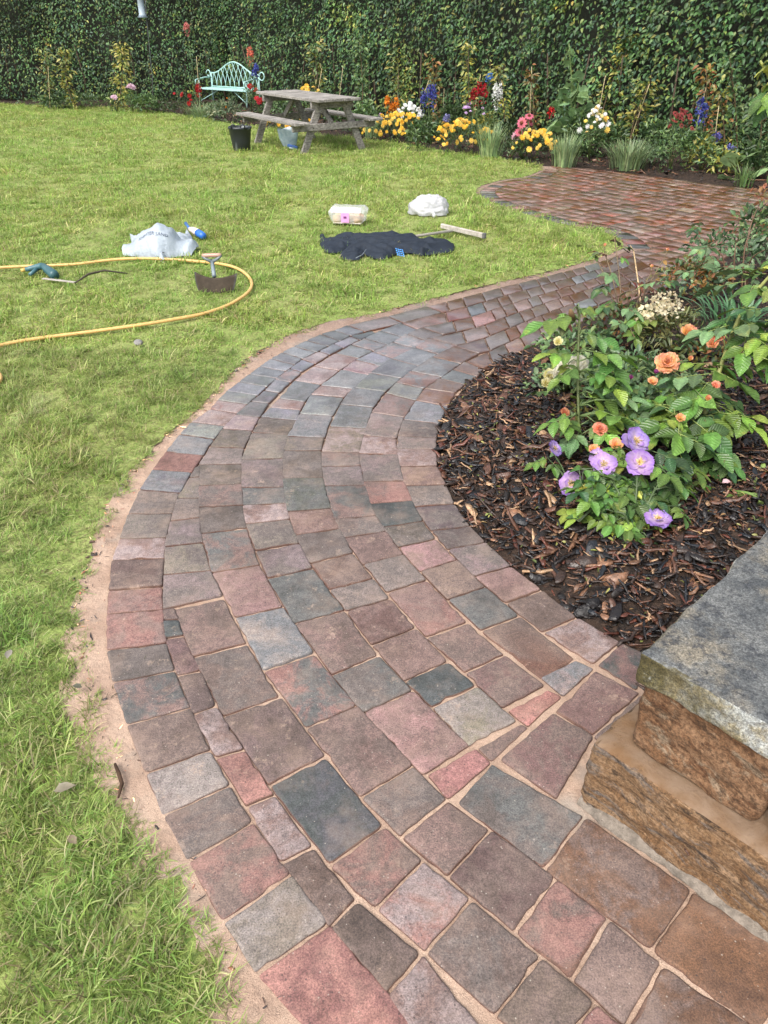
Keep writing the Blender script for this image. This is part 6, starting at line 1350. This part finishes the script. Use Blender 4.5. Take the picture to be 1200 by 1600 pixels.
# loose petals and clippings on the bark
for i, (x, y, yw, tn, lb) in enumerate([(1120, 783, .3, (.75, .50, .52), 'pale pink fallen petal on the bark right of the purple rose'), (889, 787, 1.2, (.45, .45, .62), 'bluish white fallen petal on the bark left of the purple rose'), (1160, 608, .8, (.70, .60, .50), 'cream fallen petal on the bark at the right'), (1040, 793, 2.0, (.62, .55, .45), 'curled pale petal lying above the lowest purple flower')]):
    p = G(x, y); p[2] = bed_h(p[0], p[1])+.03; v, f, tc = leaf_geo(np.zeros((1, 3)), np.array([[math.cos(yw), math.sin(yw), .1]]), np.array([[.1, -.2, 1.]]), np.array([.045]), np.array([.032]), np.array([tn])); tag(obj('fallen_petal', v+p, f, M['petal'], None, tc), lb, 'petal')

# ------------------------------------------------------------------ lawn grass: tufts of real blades scattered over the lawn (one object, geometry nodes)
def tuft(seed, n, L, rad, wd, lie, bright=(1, 1, 1)):
    rs = np.random.default_rng(seed); v, f, tt = [], [], []; dirb = rs.uniform(0, 6.28)
    for i in range(n):
        a = dirb+rs.normal(0, 1.1) if rs.random() < .6 else rs.uniform(0, 6.28); l = L*rs.uniform(.45, 1.15); k0 = rs.uniform(.1, 1)*lie; r_ = rad*math.sqrt(rs.random()); th = rs.uniform(0, 6.28); b = np.array([r_*math.cos(th), r_*math.sin(th), -.004])
        d = np.array([math.cos(a), math.sin(a), 0]); s_ = np.array([-d[1], d[0], 0])*math.cos(.4)+np.array([0, 0, .25]); w = wd*rs.uniform(.7, 1.3); n0 = len(v); x = z = 0.; el = math.pi/2-k0*.55; S = 4
        c = np.array([(.235, .335, .080), (.28, .37, .095), (.195, .305, .075), (.35, .40, .15)][rs.integers(0, 4)])*rs.uniform(.8, 1.2) if rs.random() > .15 else np.array([(.46, .42, .24), (.36, .31, .17)][rs.integers(0, 2)])*rs.uniform(.8, 1.15)
        for k in range(S+1):
            t_ = k/S; q = b+d*x+np.array([0, 0, max(z, .001+.002*k)]); ww = w*(1-t_**2)**.6 if k < S else .0002
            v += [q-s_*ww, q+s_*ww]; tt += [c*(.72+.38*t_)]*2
            el -= k0*.45+rs.normal(0, .08); el = max(el, -.35); x += l/S*math.cos(el); z += l/S*math.sin(el)
        for k in range(S): f.append((n0+2*k, n0+2*k+1, n0+2*k+3, n0+2*k+2))
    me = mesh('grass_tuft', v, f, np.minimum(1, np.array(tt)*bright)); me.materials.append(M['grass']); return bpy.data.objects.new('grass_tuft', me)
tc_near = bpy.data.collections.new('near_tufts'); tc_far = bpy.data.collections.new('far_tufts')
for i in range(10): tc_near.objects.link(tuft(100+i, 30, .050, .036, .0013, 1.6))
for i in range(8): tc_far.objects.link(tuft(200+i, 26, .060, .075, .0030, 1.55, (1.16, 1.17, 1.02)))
def scatter(name, pts, rot, scl, coll, label):
    me = bpy.data.meshes.new(name); me.vertices.add(len(pts)); me.vertices.foreach_set('co', np.asarray(pts, np.float32).ravel())
    a = me.attributes.new('rot', 'FLOAT_VECTOR', 'POINT'); a.data.foreach_set('vector', np.asarray(rot, np.float32).ravel())
    a = me.attributes.new('scl', 'FLOAT_VECTOR', 'POINT'); a.data.foreach_set('vector', np.asarray(scl, np.float32).ravel())
    a = me.attributes.new('pick', 'INT', 'POINT'); a.data.foreach_set('value', rng.integers(0, 1000, len(pts)).astype(np.int32))
    me.update(); o = link(bpy.data.objects.new(name, me)); tag(o, label, 'grass', None, 'stuff')
    ng = bpy.data.node_groups.new(name, 'GeometryNodeTree'); ng.interface.new_socket('Geometry', in_out='INPUT', socket_type='NodeSocketGeometry'); ng.interface.new_socket('Geometry', in_out='OUTPUT', socket_type='NodeSocketGeometry')
    n, l = ng.nodes, ng.links; gi, go = n.new('NodeGroupInput'), n.new('NodeGroupOutput'); ci = n.new('GeometryNodeCollectionInfo'); ci.inputs['Collection'].default_value = coll; ci.inputs['Separate Children'].default_value = True; ci.inputs['Reset Children'].default_value = True
    ip = n.new('GeometryNodeInstanceOnPoints'); ip.inputs['Pick Instance'].default_value = True
    def na(nm, ty): q = n.new('GeometryNodeInputNamedAttribute'); q.data_type = ty; q.inputs[0].default_value = nm; return q.outputs[0]
    l.new(gi.outputs[0], ip.inputs['Points']); l.new(ci.outputs[0], ip.inputs['Instance']); l.new(na('pick', 'INT'), ip.inputs['Instance Index']); l.new(na('rot', 'FLOAT_VECTOR'), ip.inputs['Rotation']); l.new(na('scl', 'FLOAT_VECTOR'), ip.inputs['Scale']); l.new(ip.outputs[0], go.inputs[0])
    m = o.modifiers.new('scatter', 'NODES'); m.node_group = ng; return o
fold_lines = [p[:2] for p in edge_s]; lawn_np = under(edge_s, -.022)+[tuple(p) for p in lawn_poly[len(edge_r):]]
def lawn_pts(y0, y1, dens, seed, xm=.62):
    rs = np.random.default_rng(seed); x0, x1 = -xm*y1-1.2, min(4., xm*y1); n = int((x1-x0)*(y1-y0)*dens); q = np.column_stack([rs.uniform(x0, x1, n), rs.uniform(y0, y1, n)]); q = q[(q[:, 0] > -xm*q[:, 1]-1.2)]; q = q[in_poly(q, lawn_np)]
    d = dist_line(q, fold_lines); return q, d, rs
def lay(bands, coll, name, label, smul):
    PP, RR, SS = [], [], []
    for (y0, y1, dens, sc_, seed) in bands:
        q, d, rs = lawn_pts(y0, y1, dens, seed)
        nv_ = np.array([mnoise.noise(Vector((a*1.6, b_*1.6, 2)))+.6*mnoise.noise(Vector((a*5, b_*5, 7))) for a, b_ in q])
        keep = (rs.random(len(q)) < np.clip(.9+.35*nv_, .5, 1)*np.clip((d-.0)/.03+.55, 0, 1)); q, nv_, d = q[keep], nv_[keep], d[keep]
        z = np.array([lawn_h(a, b_) for a, b_ in q])-.004; N = len(q)
        PP.append(np.column_stack([q, z])); RR.append(np.column_stack([rs.normal(0, .16, N), rs.normal(0, .16, N), rs.uniform(0, 6.28, N)]))
        s_ = sc_*rs.lognormal(0, .22, N)*np.clip(1+.38*nv_, .62, 1.45)*np.clip(.66+d/.12*.34, .5, 1); SS.append(np.column_stack([s_*rs.uniform(.9, 1.2, N), s_*rs.uniform(.9, 1.2, N), s_*rs.uniform(.75, 1.15, N)]))
    return scatter(name, np.concatenate(PP), np.concatenate(RR), np.concatenate(SS), coll, label)
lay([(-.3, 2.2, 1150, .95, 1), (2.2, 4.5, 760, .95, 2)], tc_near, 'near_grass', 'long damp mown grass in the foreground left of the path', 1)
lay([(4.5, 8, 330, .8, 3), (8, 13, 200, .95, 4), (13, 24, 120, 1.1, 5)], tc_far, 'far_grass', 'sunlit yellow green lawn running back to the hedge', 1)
